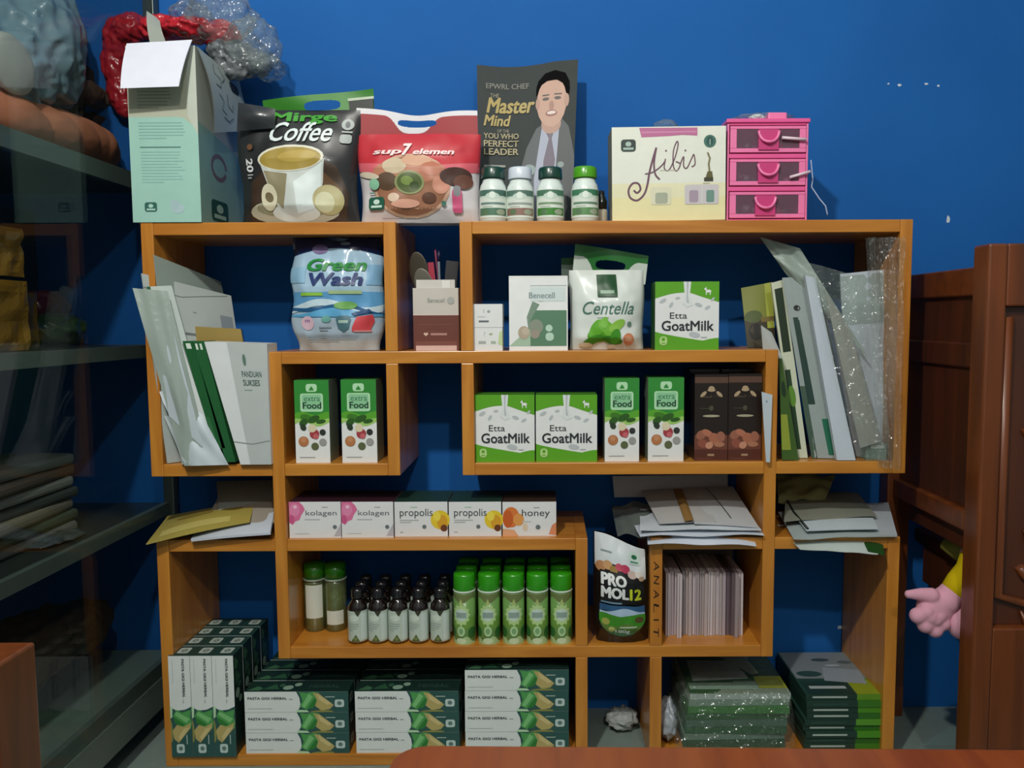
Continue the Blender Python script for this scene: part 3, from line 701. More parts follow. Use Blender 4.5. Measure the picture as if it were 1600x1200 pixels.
# coffee bag
Y = .045; xl, W, Hh = fit(362, 553, 165, Z1, Y-.03)
cof = empty('coffee_bag', (xl, Y, Z1)); tag(cof, 'black coffee bag with a printed cup and a green handle strip', 'bag')
CB = P('26282A', rough=.35, coat=.25)
mb, S = bag_mesh(W, Hh, .07, CB, lambda v: (-.5+.02*math.sin(v*7), .5-.02*math.sin(v*5)), .004, 3, topthin=1.0)
p = Pr(mb, S, W, Hh, maxe=.004, h0=.0006, dh=.00014)
def cof_draw(p):
    p.poly([(.1,0),(.9,0),(.95,.25),(.85,.5),(.7,.55),(.3,.5),(.12,.35)], P('3A2A1E'))
    p.poly([(.62,.55),(.9,.3),(.88,.2),(.7,.1)], P('5A3E20'))
    p.ell(.48,.10,.38,.11,P('B4B4A0')); p.ell(.48,.13,.32,.08,P('8E8E74')); p.ell(.50,.09,.2,.08,P('D4DCD8'))   # saucer
    p.poly([(.22,.52),(.76,.55),(.74,.35),(.68,.14),(.50,.05),(.38,.1),(.30,.25)], P('C4CCC8'))  # cup
    p.poly([(.50,.35),(.74,.52),(.72,.3),(.66,.12),(.52,.08)], P('D8E4E4')); p.poly([(.25,.45),(.45,.42),(.40,.12),(.32,.2)], P('8A8264'))
    p.ell(.78,.20,.13,.13,P('B0A878')); p.ell(.75,.18,.08,.09,P('C8C8A4')); 
    p.ell(.48,.555,.275,.115,P('D8D8C8'),rot=3); p.ell(.48,.55,.255,.10,P('A08A3C'),rot=3); p.ell(.54,.57,.16,.05,P('B49C4A'),rot=4)
    p.ell(.28,.22,.07,.115,P('D4D0B4')); p.ell(.28,.22,.035,.045,P('6E6448'),rot=30)   # small cup logo disc
    p.text('Mirge', .28,.82,.86,.975,P('3E9A30'),.035)
    p.text('Coffee', .30,.80,.70,.88,P('D8E4E4'),.015,.35)
    p.ell(.91,.86,.05,.05,P('A4AEAC')); p.ell(.91,.86,.02,.03,P('50585A')); p.rrect(.86,.95,.69,.77,P('A4AEAC'),.3); p.rect(.87,.95,.785,.80,P('A4AEAC'))
    p.text('20', .10,.16,.44,.56,P('C8CCCC'),.04,0,-90); p.lines(.10,.16,.38,.43,2,GREY,1); p.circ(.14,.66,.025,P('6A4A34'))
    p.rect(.05,.95,.0,.012,P('3E8A28')); p.ell(.05,.01,.04,.01,P('3E8A28'))
cof_draw(p); mb.build('bag_body', cof)
# torn-back flap and handle strip rising behind
mb = MB(); q = [at(a, b_, Y+.03)-Vector((xl, Y, Z1)) for a, b_ in ((412,200),(410,157),(583,138),(583,168),(585,200))]
def strip(u, v):
    lo = q[0].lerp(q[4], u); hi = q[1].lerp(q[2], u); r = lo.lerp(hi, v); r.y += .004*math.sin(u*6+v*3); return r
def strip_m(u, v): return P('2E7A1C', rough=.5)
HX = (.28, .66)
def holed(name, fn, parent, mat, u0, u1, v0, v1, n=24, th=.0008):
    """a handle strip with a rounded slot cut right through"""
    mb = MB(); nu, nv = 150, 60
    for j in range(nv):
        for i in range(nu):
            uc, vc = (i+.5)/nu, (j+.5)/nv
            a = (uc-(u0+u1)/2)/((u1-u0)/2); b_ = (vc-(v0+v1)/2)/((v1-v0)/2)
            if abs(a)**3+abs(b_)**3 < 1: continue
            cs = [fn(i/nu, j/nv), fn((i+1)/nu, j/nv), fn((i+1)/nu, (j+1)/nv), fn(i/nu, (j+1)/nv)]
            m = mat(uc, vc) if callable(mat) else mat
            mb.add([tuple(c_) for c_ in cs], [(0,1,2,3)], m, True)
    return mb.build(name, parent)
holed('handle_strip', strip, cof, strip_m, .38, .70, .50, .80)
mb = MB(); q2 = [at(a, b_, Y+.028)-Vector((xl, Y, Z1)) for a, b_ in ((547,186),(583,186),(583,154),(545,158))]
mb.add(q2, [(0,1,2,3)], P('16201C')); q3 = [at(a, b_, Y+.027)-Vector((xl, Y, Z1)) for a, b_ in ((544,158),(584,154),(584,150),(543,154))]
mb.add(q3, [(0,1,2,3)], P('B8C8B0')); mb.build('corner_patch', cof)
mb = MB(); tl = [at(a, b_, .02)-Vector((xl, Y, Z1)) for a, b_ in ((370,205),(372,160),(430,170),(430,200))]
mb.grid(lambda u, v: tl[0].lerp(tl[3], u).lerp(tl[1].lerp(tl[2], u), v)+Vector((0, -.012*math.sin(v*3)*math.sin(u*3), 0)), 10, 10, P('303438', rough=.3, coat=.4)); mb.build('folded_flap', cof)

# red and white bag
Y = .045; xl, W, Hh = fit(555, 747, 205, Z1, Y-.03)
rb = empty('soup_bag', (xl, Y, Z1+.0005)); tag(rb, 'red and white bag with a printed bowl and a cut-out handle', 'bag')
mb, S = bag_mesh(W, Hh, .075, P('D8D4D8', rough=.28, coat=.5), lambda v: (-.5+.015*math.sin(v*6), .5-.01*math.sin(v*5)), .005, 8, topthin=1.05)
p = Pr(mb, S, W, Hh, maxe=.004, h0=.0006, dh=.00014)
p.band(lambda x: .66-.06*math.sin(x*3)-.05*abs(x-.5), lambda x: 1, P('C0303C')); p.band(lambda x: .58-.1*math.sin(x*3), lambda x: .68-.06*math.sin(x*3), P('D0606C'))
p.ell(.45,.40,.33,.36,P('C8A48C')); p.ell(.45,.40,.30,.33,P('9A6A50'))
p.ell(.44,.56,.30,.14,P('B87A60')); p.ell(.32,.62,.10,.09,P('C8B89C')); p.ell(.50,.68,.12,.07,P('D0A488')); p.ell(.62,.58,.09,.08,P('B8735A')); p.ell(.25,.45,.09,.10,P('5A4634')); p.ell(.70,.40,.07,.1,P('C88A74'))
p.ell(.44,.43,.125,.13,P('8E9464')); p.ell(.44,.43,.105,.11,P('56663A')); p.ell(.42,.45,.05,.05,P('7E9650')); p.ell(.48,.40,.04,.04,P('3E5028'))
p.ell(.40,.20,.12,.05,P('D09A84')); p.ell(.60,.26,.06,.06,P('5E3C2C')); p.ell(.30,.27,.05,.05,P('D8C0A8')); p.ell(.82,.50,.13,.10,P('4A302A')); p.ell(.88,.44,.08,.08,P('6A4438')); p.ell(.10,.52,.09,.035,P('D0C4B0'),rot=-12)
p.text('sup', .14,.38,.735,.80,P('F0D8D8'),.035,.2); p.text('7', .38,.46,.735,.875,P('F4E0E0'),.05,.2); p.text('elemen', .47,.80,.745,.81,P('F0D8D8'),.035,.2)
badge(p, .08,.22,.14,.28); p.lines(.09,.19,.31,.34,1,P('5E8A78'),1); p.circ(.14,.42,.045,P('88C0A0')); p.rrect(.79,.87,.10,.36,P('D05A84'),.3); p.rrect(.80,.86,.28,.40,P('8A8A90'),.4); p.circ(.72,.20,.02,P('4A7A6A')); p.lines(.2,.75,.035,.05,1,P('8A8488'),1)
mb.build('bag_body', rb)
q = [at(a, b_, Y)-Vector((xl, Y, Z1)) for a, b_ in ((556,212),(557,169),(746,174),(747,212))]
def rs(u, v):
    r = q[0].lerp(q[3], u).lerp(q[1].lerp(q[2], u), v); r.z -= .010*v*math.exp(-((u-.5)/.22)**2); r.y += .003*math.sin(u*5); return r
def rsm(u, v):
    g = math.exp(-((u-.47)/.16)**4)
    return P('DCDCE2', rough=.3, coat=.4) if v > .80-.70*g else P('981420', rough=.5)
holed('handle_strip', rs, rb, rsm, .34, .66, .40, .74)

# detergent bag
Y = .048; xl, W, Hh = fit(449, 595, 372, Z2, Y-.02)
gw = empty('detergent_bag', (xl, Y, Z2+.001)); tag(gw, 'glossy blue and white detergent bag in the upper left compartment', 'bag')
def gout(v):
    w_ = .44+.06*smoothstep(.0,.2,v)-.02*smoothstep(.45,.5,v)*0-.05*smoothstep(.75,1,v)
    return (-w_+.015*math.sin(v*17), w_-.012*math.sin(v*13))
mb, S = bag_mesh(W, Hh, .07, P('A4C4DC', rough=.15, coat=.9), gout, .006, 12, nu=60, nv=60, topthin=1.02)
p = Pr(mb, S, W, Hh, maxe=.004, h0=.0006, dh=.00014)
p.band(lambda x: .84+.07*math.sin(3.1*x), lambda x: 1, P('122450', rough=.2, coat=.6)); p.ell(.32,.90,.09,.045,P('6A5A8A')); p.ell(.62,.95,.06,.015,P('7A8CA0')); 
p.band(lambda x: .36+.05*math.sin(6*x), lambda x: .52, P('5C9CCC')); p.band(lambda x: .60, lambda x: .74, P('8CB8D4'), 0, .2); p.band(lambda x: .58, lambda x: .76, P('7CACD0'), .85, 1)
p.band(lambda x: .36+.04*math.sin(7*x-1), lambda x: .42+.04*math.sin(7*x-1), P('C4DCE8'))
p.band(lambda x: .355+.05*math.sin(7*x-2.2)*x, lambda x: .385+.055*math.sin(7*x-2.2)*x, P('1E5A8A')); p.band(lambda x: .30, lambda x: .35+.03*math.sin(7*x-2), P('5AA4D0'))
p.band(lambda x: .0, lambda x: .30-.05*x, P('A8BCCC')); p.band(lambda x: .0, lambda x: .12-.03*x, P('B4BCC0'))
p.text('Green', .20,.84,.705,.815,P('1E8A3A'),.04,.15); p.text('Wash', .24,.82,.575,.69,P('142E6A'),.04,.15)
p.rect(.13,.38,.485,.515,P('8CC04A')); p.rect(.45,.80,.50,.53,P('A0BC8C')); p.ell(.62,.40,.12,.035,P('6EAA5A'))
p.circ(.22,.245,.075,P('D8B8C8')); p.text('m', .19,.25,.25,.275,P('8A6A9A'),.03); p.ell(.43,.28,.05,.03,P('6AA8A0')); p.lines(.35,.50,.17,.22,2,P('8A98A4'),1)
p.poly([(.53,.28),(.56,.31),(.66,.31),(.69,.28),(.67,.20),(.61,.165),(.55,.20)], P('4E7480')); p.rect(.56,.66,.245,.27,P('A8C4B8'))
p.poly([(.70,.20),(.74,.30),(.90,.32),(.92,.26),(.88,.18),(.70,.17)], P('D04850')); p.rect(.72,.9,.165,.18,P('D08A8A')); p.lines(.18,.86,.08,.14,3,P('8C9CA8'),4,.3)
p.poly([(.72,.31),(.90,.34),(.86,.37),(.68,.33)], P('1E4A7A'))
mb.build('bag_body', gw)
mb = MB(); mb.grid(lambda u, v: ((u-.5)*W*.95, -.003+.008*math.sin(u*9)*v, Hh*(.90+.115*v)+.004*math.sin(u*7)), 24, 3, P('122044', rough=.2, coat=.6)); mb.build('top_seal', gw)

# centella pouch
Y = .05; xl, W, Hh = fit(891, 1009, 432, Z2, Y-.03)
ce = empty('leaf_tea_bag', (xl, Y, Z2+.0005)); tag(ce, 'white bag with printed green leaves and a dark green handle top', 'bag')
mb, S = bag_mesh(W, Hh+.012, .07, P('DCE4E0', rough=.25, coat=.5), lambda v: (-.5+.01*math.sin(v*5), .5-.01*math.sin(v*7)), .004, 21, topthin=1.05)
p = Pr(mb, S, W, Hh, maxe=.004, h0=.0006, dh=.00014)
p.text('Centella', .16,.84,.44,.60,P('4E7A6C'),.005,.3); p.lines(.35,.65,.39,.41,1,GREY,1)
for a, b_, r1, r2, ro, m in ((.42,.20,.20,.10,10,'4E9A1E'),(.34,.25,.14,.08,60,'5EAA28'),(.50,.26,.16,.08,-40,'6EB434'),(.62,.30,.12,.06,30,'8AC04A'),(.56,.12,.14,.05,-10,'2E7A1C'),(.30,.12,.14,.05,20,'3A861E'),(.60,.16,.10,.07,70,'3E8E22'),(.45,.34,.07,.05,80,'7ABC48')): p.ell(a,b_,r1,r2,P(m),rot=ro)
p.circ(.78,.13,.075,P('C8805C')); p.ell(.78,.13,.05,.03,P('D8A888')); p.circ(.79,.32,.03,P('6A8A7A')); p.ell(.2,.06,.09,.03,P('D8CCB0')); p.ell(.55,.04,.07,.025,P('D0C4A8'))
p.rect(.36,.62,.66,.94,P('1A4A28')); p.rect(.40,.58,.70,.74,P('88A890'))
mb.build('bag_body', ce)
q = [at(a, b_, Y+.0)-Vector((xl, Y, Z2)) for a, b_ in ((893,445),(899,381),(1014,400),(1008,445))]
def cs_(u, v):
    r = q[0].lerp(q[3], u).lerp(q[1].lerp(q[2], u), v); r.y += .004*math.sin(u*6+2*v); return r
def csm(u, v):
    g = math.exp(-((u-.5)/.26)**4)
    return P('1E6A28', rough=.3, coat=.4) if v > .72-.62*g else P('C4D0C8', rough=.3, coat=.4)
holed('handle_strip', cs_, ce, csm, .30, .70, .42, .68)
mb = MB(); q4 = [at(a, b_, Y+.05)-Vector((xl, Y, Z2)) for a, b_ in ((877,450),(905,450),(905,402),(877,405))]
mb.add(q4, [(0,1,2,3)], P('88A094')); q4 = [at(a, b_, Y+.049)-Vector((xl, Y, Z2)) for a, b_ in ((877,414),(905,414),(905,402),(877,404))]; mb.add(q4, [(0,1,2,3)], P('1A5A28')); mb.build('back_panel', ce)

# promol pouch
Y = .030; a = at(926, 1008, Y); b_ = at(1016, 1008, Y); xl = (a.x+b_.x)/2; W = b_.x-a.x; Hh = at(925, 832, .02).z-Z5
pm = empty('stand_up_pouch', (xl, Y, Z5+.0005)); tag(pm, 'black stand-up pouch with a white top and bold white and yellow letters', 'pouch')
def pout(v): 
    return (-.44-.05*smoothstep(0,.2,v), .44+.05*smoothstep(0,.2,v)-.0*v)
def PS_height(u): return 1-.16*u
mb = MB(); BKP = P('0E0E10', rough=.3, coat=.5)
base, S0 = bag_mesh(W, Hh, .06, BKP, pout, .003, 31, topthin=1.05)
def S(u, v, h=0):
    x, y, z = S0(u, v*1.0, h); return (x, y, z*(1-.17*smoothstep(0,1,u)*v))
mb.grid(lambda u, v: S(u, v), 40, 40, BKP); mb.grid(lambda u, v: (S(u, v)[0], -S(u, v)[1], S(u, v)[2]), 40, 16, BKP, flip=True)
p = Pr(mb, S, W, Hh, maxe=.004, h0=.0006, dh=.00014)
p.poly([(.03,.66),(.06,.99),(.03,1),(.88,1),(.86,.72),(.78,.74),(.5,.78),(.25,.72),(.1,.74)], P('D4DCE0')) if 0 else p.band(lambda x: .70+.05*math.sin(x*5), lambda x: 1, P('D4DCE0', rough=.25, coat=.5), .02, .90)
for a_, b2, r1, m in ((.12,.71,.09,'B8845A'),(.24,.73,.08,'C89A6A'),(.34,.70,.07,'9A7A3C'),(.44,.735,.07,'C04A60'),(.54,.735,.08,'B83858'),(.66,.69,.08,'C8B0A8'),(.78,.70,.07,'D8D0C8'),(.82,.66,.05,'B89A80')): p.circ(a_,b2,r1,P(m))
p.poly([(.10,.40),(.10,.68),(.48,.68),(.62,.62),(.86,.64),(.88,.40)], BKP)
p.lines(.12,.44,.84,.87,1,P('8A969A'),2); p.rrect(.60,.80,.80,.93,P('C8DCD4'),.15); p.ell(.70,.88,.05,.025,P('1E6A4A')); p.rect(.63,.77,.815,.835,P('5A8A78'))
p.text('PRO', .12,.56,.555,.665,P('E4E8E8'),.06); p.text('MOL', .12,.60,.435,.545,P('E4E8E8'),.06); p.text('12', .61,.82,.435,.55,P('C0CC2C'),.05)
p.lines(.12,.82,.38,.415,1,P('6A8AA0'),1)
p.band(lambda x: .30+.02*math.sin(8*x), lambda x: .375, P('2E5A84'), .10, .88); p.band(lambda x: .27, lambda x: .33-.02*math.sin(9*x), P('A8C0D8'), .10, .88)
bot = lambda x: .27-.19*max(0, 1-((x-.49)/.41)**2)**.5
p.band(bot, lambda x: .285+.01*math.sin(10*x), P('3E8A24'), .09, .89, 28)
p.band(lambda x: bot(x)+.0, lambda x: max(bot(x), .19+.015*math.sin(14*x)), P('5E7A34'), .12, .86, 28); p.ell(.78,.24,.08,.03,P('5A4A28')); p.ell(.2,.22,.07,.03,P('9AA04A')); p.ell(.3,.15,.06,.025,P('B0B468')); p.ell(.68,.14,.07,.03,P('4A6A2C'))
p.band(lambda x: bot(x)+.0, lambda x: max(bot(x), .115), P('4A7A50'), .2, .8, 20)
p.rect(.44,.74,.165,.18,P('A8C0A0')); p.text('180g', .36,.62,.105,.15,P('D8E4DC'),.03)
mb.build('pouch_body', pm)
mb = MB(); a_ = S(0,1); b2 = S(.98,1)

# ------------------------------------------------------------------ booklet with portrait
Y0 = .115
cs = [at(749, 345, .09), at(893, 345, .09), at(903, 96, .155), at(745, 101, .155)]
cs[0].z = cs[1].z = Z1+.001; 
def bk(u, v, h=0):
    lo = cs[0].lerp(cs[1], u); hi = cs[3].lerp(cs[2], u); r = lo.lerp(hi, v)
    r.y += .006*math.sin(math.pi*u)*v - .012*v*v*(u) - h; r.z -= .006*v*math.sin(math.pi*min(1,u*1.3)); return r
W = (cs[1]-cs[0]).length; Hh = (cs[3]-cs[0]).length
bk_o = empty('booklet', (0,0,0)); tag(bk_o, 'dark grey booklet showing a suited man and gold title, behind small bottles', 'book')
mb = MB(); CV = P('3C4242', rough=.6, spec=.15); mb.grid(lambda u, v: bk(u, v, .0), 24, 24, CV); 
p = Pr(mb, bk, W, Hh, maxe=.008, h0=.0004)
sk, sk2 = P('A8806E'), P('B8907C')
p.poly([(.45,0),(1,0),(1,.42),(.97,.50),(.93,.60),(.86,.64),(.70,.62),(.60,.56),(.50,.48),(.42,.30)], P('1E2C30'))
p.poly([(.60,0),(.86,.0),(.90,.45),(.84,.66),(.66,.62),(.58,.3)], P('98A0B4'))
p.poly([(.84,.66),(.93,.6),(.98,.3),(.95,0),(.80,0),(.80,.25)], P('18262C')); p.poly([(.60,.60),(.66,.62),(.58,.28),(.56,.0),(.48,.0),(.5,.48)], P('22343A'))
p.poly([(.69,.58),(.78,.57),(.76,.53),(.80,.40),(.76,.14),(.66,.14),(.68,.40),(.73,.53)], P('54485C'))
p.ell(.75,.62,.10,.06,sk); p.ell(.76,.83,.17,.11,P('0A0A0C', rough=.8, spec=.1)); p.ell(.75,.755,.15,.155,sk2); p.ell(.61,.75,.022,.035,sk); p.ell(.90,.76,.025,.04,sk)
p.ell(.69,.775,.035,.010,P('3A2C28')); p.ell(.81,.775,.035,.010,P('3A2C28')); p.ell(.75,.73,.025,.03,P('9A6E5E')); p.ell(.75,.685,.06,.020,P('8A5048')); p.ell(.75,.688,.045,.010,P('D8C8C0')); p.rect(.655,.725,.795,.803,P('2A2220')); p.rect(.775,.85,.795,.803,P('2A2220'))
p.poly([(.59,.80),(.61,.89),(.68,.935),(.78,.945),(.88,.925),(.925,.87),(.925,.80),(.89,.85),(.80,.885),(.70,.885),(.63,.86)], P('0A0A0C', rough=.8, spec=.1))
p.ell(.53,.345,.07,.035,P('7A9090')); p.ell(.86,.37,.035,.018,P('7A8C8C'))
gd = P('A08C40', rough=.4); gg = P('8A8470')
p.text('EPWRL CHEF', .09,.52,.855,.89,P('6E6E66'),.02); p.text('THE', .13,.22,.80,.825,gg,.01)
p.text('Master', .09,.58,.70,.80,gd,.035,.25); p.text('Mind', .06,.34,.62,.69,gd,.03,.25); p.text('OF THE', .20,.32,.58,.60,gg,.01)
p.text('YOU WHO', .06,.42,.54,.575,P('A0946A'),.02); p.text('PERFECT', .06,.42,.49,.53,P('A0946A'),.02); p.text('LEADER', .06,.42,.44,.48,P('A0946A'),.02); p.lines(.06,.50,.355,.385,1,P('80847C'),1)
mb.build('front_cover', bk_o)
mb = MB(); mb.grid(lambda u, v: bk(.01+.98*u, .003+.99*v, -.006), 24, 24, P('2A2C2E'), flip=True)
for e0, e1 in (((0,0),(0,1)), ((1,0),(1,1)), ((0,1),(1,1)), ((0,0),(1,0))):
    mb.grid(lambda u, v: bk(e0[0]+(e1[0]-e0[0])*u, e0[1]+(e1[1]-e0[1])*u, -.0002-.0056*v), 20, 1, P('B8B4A8'), smooth=False)
mb.build('page_block', bk_o)

# ------------------------------------------------------------------ tall open carton at the left end
X0, X1_ = at(207, 300, .0).x, at(314, 300, .0).x; Y0 = -.002; Dp = .19; Wb = X1_-X0; Hb = at(300, 72, .0).z-Z1
tc_ = empty('tall_carton', (X0, Y0, Z1+.0003)); tag(tc_, 'tall mint-green carton with its white flap folded open', 'carton')
mb = MB(); g0 = P('A8ACA0'); th = .0016
mint = P('9CC8BC'); 
for bx in ((0,Wb,0,th),(0,Wb,Dp-th,Dp),(0,th,th,Dp-th),(Wb-th,Wb,th,Dp-th)): mb.box(bx[0],bx[1],bx[2],bx[3],0,Hb,P('A4AA9E'))
mb.box(0,Wb,0,Dp,0,.002,P('A4AA9E'))
p = Pr(mb, lambda u, v, h: (u*Wb, -h, v*Hb), Wb, Hb)
p.band(lambda x: 0, lambda x: .60-.06*smoothstep(.75,1,x), mint); p.band(lambda x: .60-.06*smoothstep(.75,1,x), lambda x: 1, P('B4B8A4')); p.poly([(.86,.6),(1,.5),(1,1),(.88,1)], P('BCC4B8'))
p.lines(.14,.66,.64,.79,8,P('8C9080'),3,.3); p.rect(.14,.74,.78,.785,P('6E7468')); p.lines(.14,.82,.47,.575,6,P('7CACA4'),5,.35); p.text('a', .14,.16,.45,.46,mint); p.rect(.15,.74,.425,.432,P('4E7A74')); p.lines(.16,.80,.22,.41,11,P('84B4AC'),9,.3)
badge(p, .18,.36,.06,.115, '2E6458', 'A8D0C4'); p.ell(.66,.08,.10,.03,P('A8C4C8')); p.ell(.62,.10,.06,.03,P('A4C0C4'))
p = Pr(mb, lambda u, v, h: (Wb+h, u*Dp, v*Hb), Dp, Hb)
p.band(lambda x: 0, lambda x: .58-.1*x, P('7AA098')); p.band(lambda x: .58-.1*x, lambda x: 1, P('A0A8A0')); badge(p, .22,.6,.03,.16,'1E4638','8CB0A0')
ring = [(.42+.16*math.cos(t), .36+.07*math.sin(t)) for t in [k*.35 for k in range(18)]]; p.stroke(ring, .008, P('6A5A5C'))
mb.build('carton_body', tc_)
def flap(name, pts, mat, dr=None, sag=.004):
    L = [Vector(q)-Vector((X0, Y0, Z1+.0003)) for q in pts]
    def S(u, v, h=0):
        r = L[3].lerp(L[2], u).lerp(L[0].lerp(L[1], u), v); r.y += -sag*math.sin(v*3.1)-h; return r
    mb = MB(); mb.grid(S, 10, 10, mat); mb.grid(lambda u, v: S(u, v, -.0015), 10, 10, mat, flip=True)
    if dr: dr(Pr(mb, S, .1, .1, maxe=.02))
    return mb.build(name, tc_)
flap('front_flap', (at(198,68,-.012), at(300,62,-.012), at(279,135,-.045), at(188,138,-.05)), P('DDE0EE'))
mb = MB()
# writing flap: hangs down outside the right wall
sc = [Vector((Wb+.002, .004, Hb)), Vector((Wb+.004, Dp*.95, Hb*.97)), Vector((Wb+.026, Dp*.9, Hb*.66)), Vector((Wb+.022, .012, Hb*.52))]
def wf(u, v, h=0):
    r = sc[3].lerp(sc[2], u).lerp(sc[0].lerp(sc[1], u), v); r.x += h+.01*math.sin(v*3.14)*(1-u); return r
mb.grid(wf, 12, 12, P('9CA8A4')); mb.grid(lambda u, v: wf(u, v, -.0015), 12, 12, P('B0B4AC'), flip=True)
p = Pr(mb, wf, .19, .14, maxe=.02, h0=.0006); ink = P('4A5856')
for st in ([(.28,.92),(.22,.78),(.36,.74),(.30,.60),(.18,.62)], [(.42,.95),(.5,.8),(.38,.7)], [(.2,.5),(.3,.42),(.22,.30),(.34,.24)], [(.44,.55),(.40,.38),(.52,.30),(.56,.42)], [(.26,.2),(.4,.14),(.52,.2)]): p.stroke(st, .0022, ink)
p.rrect(.62,.86,.66,.84,P('1A1E1C'),.4)
mb.build('side_flap', tc_)
flap('rear_flap', (at(229,17,.10), at(249,30,.10), at(258,64,.06), at(234,66,.06)), P('9CA49C'))

# red plastic bag and clear crinkled bag behind / in the carton
red = P('B42430', rough=.3, coat=.4)
mb = MB()
for cx_, cy_, yy, r1, r2, sd in ((184,60,.17,.026,.036,1),(205,45,.16,.03,.026,2),(178,98,.175,.022,.036,3),(186,138,.18,.022,.036,4),(194,165,.18,.016,.02,9),(300,48,.12,.05,.018,5),(255,46,.13,.04,.022,6),(350,60,.13,.03,.03,7)):
    c = at(cx_, cy_, yy); c.y = min(c.y, WALLY-r1*1.0)
    mb.blob(c, (r1, .8*r1, r2*1.0), red, .28, 3.0, sd, 44, 28, True)
o = mb.build('red_plastic_bag'); rm = o.modifiers.new('merge', 'REMESH'); rm.mode = 'VOXEL'; rm.voxel_size = .0028; rm.use_smooth_shade = True
tag(o, 'crumpled red plastic bag spilling out behind the tall open carton', 'bag')
mb = MB()
for cx_, cy_, yy, r1, r2, sd in ((345,25,.10,.058,.045,11),(395,70,.11,.048,.045,13),(418,105,.12,.028,.022,14),(300,25,.12,.035,.022,15)):
    c = at(cx_, cy_, yy); mb.blob(c, (r1, .04, r2), FILM4, .20, 2.4, sd, 60, 40, False)
o = mb.build('clear_plastic_bag'); tag(o, 'crinkled clear plastic bag on top of the tall open carton, against the wall', 'bag')
mb = MB()
for cx_, cy_, yy, r1, r2, sd in ((370,95,.12,.038,.03,21),(400,100,.13,.026,.022,22),(345,80,.12,.022,.018,23)):
    c = at(cx_, cy_, yy); mb.blob(c, (r1, .024, r2), P('6E7478', rough=.25, coat=.5), .35, 3.2, sd, 44, 28, True)
o = mb.build('grey_plastic_bag'); rm = o.modifiers.new('merge', 'REMESH'); rm.mode = 'VOXEL'; rm.voxel_size = .0028; rm.use_smooth_shade = True
tag(o, 'crumpled grey plastic bag inside the clear bag above the tall carton', 'bag')

# ------------------------------------------------------------------ pink drawer unit
PK = P('E85C9C', rough=.3, coat=.4); PK2 = P('F07CB0', rough=.3, coat=.4); PKD = P('C83C7C', rough=.35)
Y = .02; xl, W, H_ = fit(1137, 1264, 192, Z1, Y); dd = .15
du = empty('drawer_unit', (xl, Y, Z1)); tag(du, 'pink plastic mini drawer unit with three see-through drawers', 'drawers')
mb = MB(); t = .0035; hh = H_/3
mb.box(-W/2, -W/2+t, 0, dd, 0, H_, PK2); mb.box(W/2-t, W/2, 0, dd, 0, H_, PK2); mb.box(-W/2+t, W/2-t, dd-t, dd, 0, H_, PK2)
for k in range(4): mb.box(-W/2+t, W/2-t, 0, dd-t, max(0, k*hh-.004), min(H_, k*hh+.004) if k < 3 else H_, PK)
mb.box(-W/2-.002, W/2+.002, -.003, dd+.001, H_, H_+.007, PK); 
mb.build('case', du, bevel=.0015)
dn = ['bottom', 'middle', 'top']
for k in range(3):
    dw = MB(); z0 = k*hh+.0055; z1_ = (k+1)*hh-.0055; yo = -.002; a0, a1 = -W/2+t+.001, W/2-t-.001
    fr = .007
    dw.box(a0, a1, yo, yo+.004, z0, z0+fr, PK2); dw.box(a0, a1, yo, yo+.004, z1_-fr*.7, z1_, PK2); dw.box(a0, a0+.011, yo, yo+.004, z0+fr, z1_-fr*.7, PK2); dw.box(a1-.011, a1, yo, yo+.004, z0+fr, z1_-fr*.7, PK2)
    dw.box(a0+.002, a1-.002, yo+.004, dd-.02, z0, z0+.002, PK2)
    fo = dw.build('drawer', du, bevel=.0008)
    wn = MB(); wn.box(a0+.011, a1-.011, yo+.001, yo+.002, z0+fr, z1_-fr*.7, WINPL); wn.build('clear_front', fo)
    inn = MB(); rr_ = random.Random(k)
    for j in range(7): inn.blob((a0+.02+j*.0145, .02+rr_.random()*.03, z0+.012+rr_.random()*.006), (.009, .009, .008), P(rr_.choice(['60304A','3A3038','8A4A6A','5A5058','A03A5A','4A4048'])), .2, 3, j, 16, 10)
    inn.build('drawer_contents', fo)
    hd = MB(); sx = (0, .0, -.004)[2-k]; n = 14
    hd.box(sx-.017, sx+.017, yo-.003, yo+.0005, z0+.004, z1_-.006, PKD)
    hd.tube([(sx-.017*math.cos(R(180*i/n)), yo-.010+.006*abs(math.cos(R(180*i/n))), z1_-.009-.019*math.sin(R(180*i/n))) for i in range(n+1)], .0024, PK2, 10)
    hd.build('handle', fo)
pb = MB(); c = at(1215, 188, .03); pb.box(-.016, .016, 0, .03, 0, .013, PK2)
tag(pb.build('pink_box', None, (c.x, .03, Z1+H_+.0072), bevel=.002), 'small pink plastic box lying on top of the pink drawer unit', 'box')
mb = MB(); c = at(1183, 184, .05); mb.blob((c.x, .05, Z1+H_+.0145), (.014,.012,.0068), P('D8E0E4', rough=.3), .25, 3, 5)
tag(mb.build('white_wad'), 'small crumpled white wad on the left of the pink drawer unit top', 'wad')
mb = MB(); c = at(1180, 200, .04)
mb.blob((c.x+.02, .065, Z1+H_+.0165), (.05,.03,.0088), FILM, .25, 3, 9, 40, 20, True); tag(mb.build('clear_wrapper'), 'clear plastic wrapper lying on the pink drawer unit', 'wrapper')
for i, (a, b_, lab) in enumerate((((1222,215),(1260,218), 'top'), ((1234,277),(1266,268), 'middle'))):
    q1 = at(a[0], a[1], .013); q2 = at(b_[0], b_[1], .013); mb = MB(); mb.tube([q1, q2], .0026, P('E8D4E0'), 8)
    tag(mb.build('white_stick'), 'short white stick wedged in the %s pink drawer' % lab, 'stick', 'white sticks in the pink drawers')
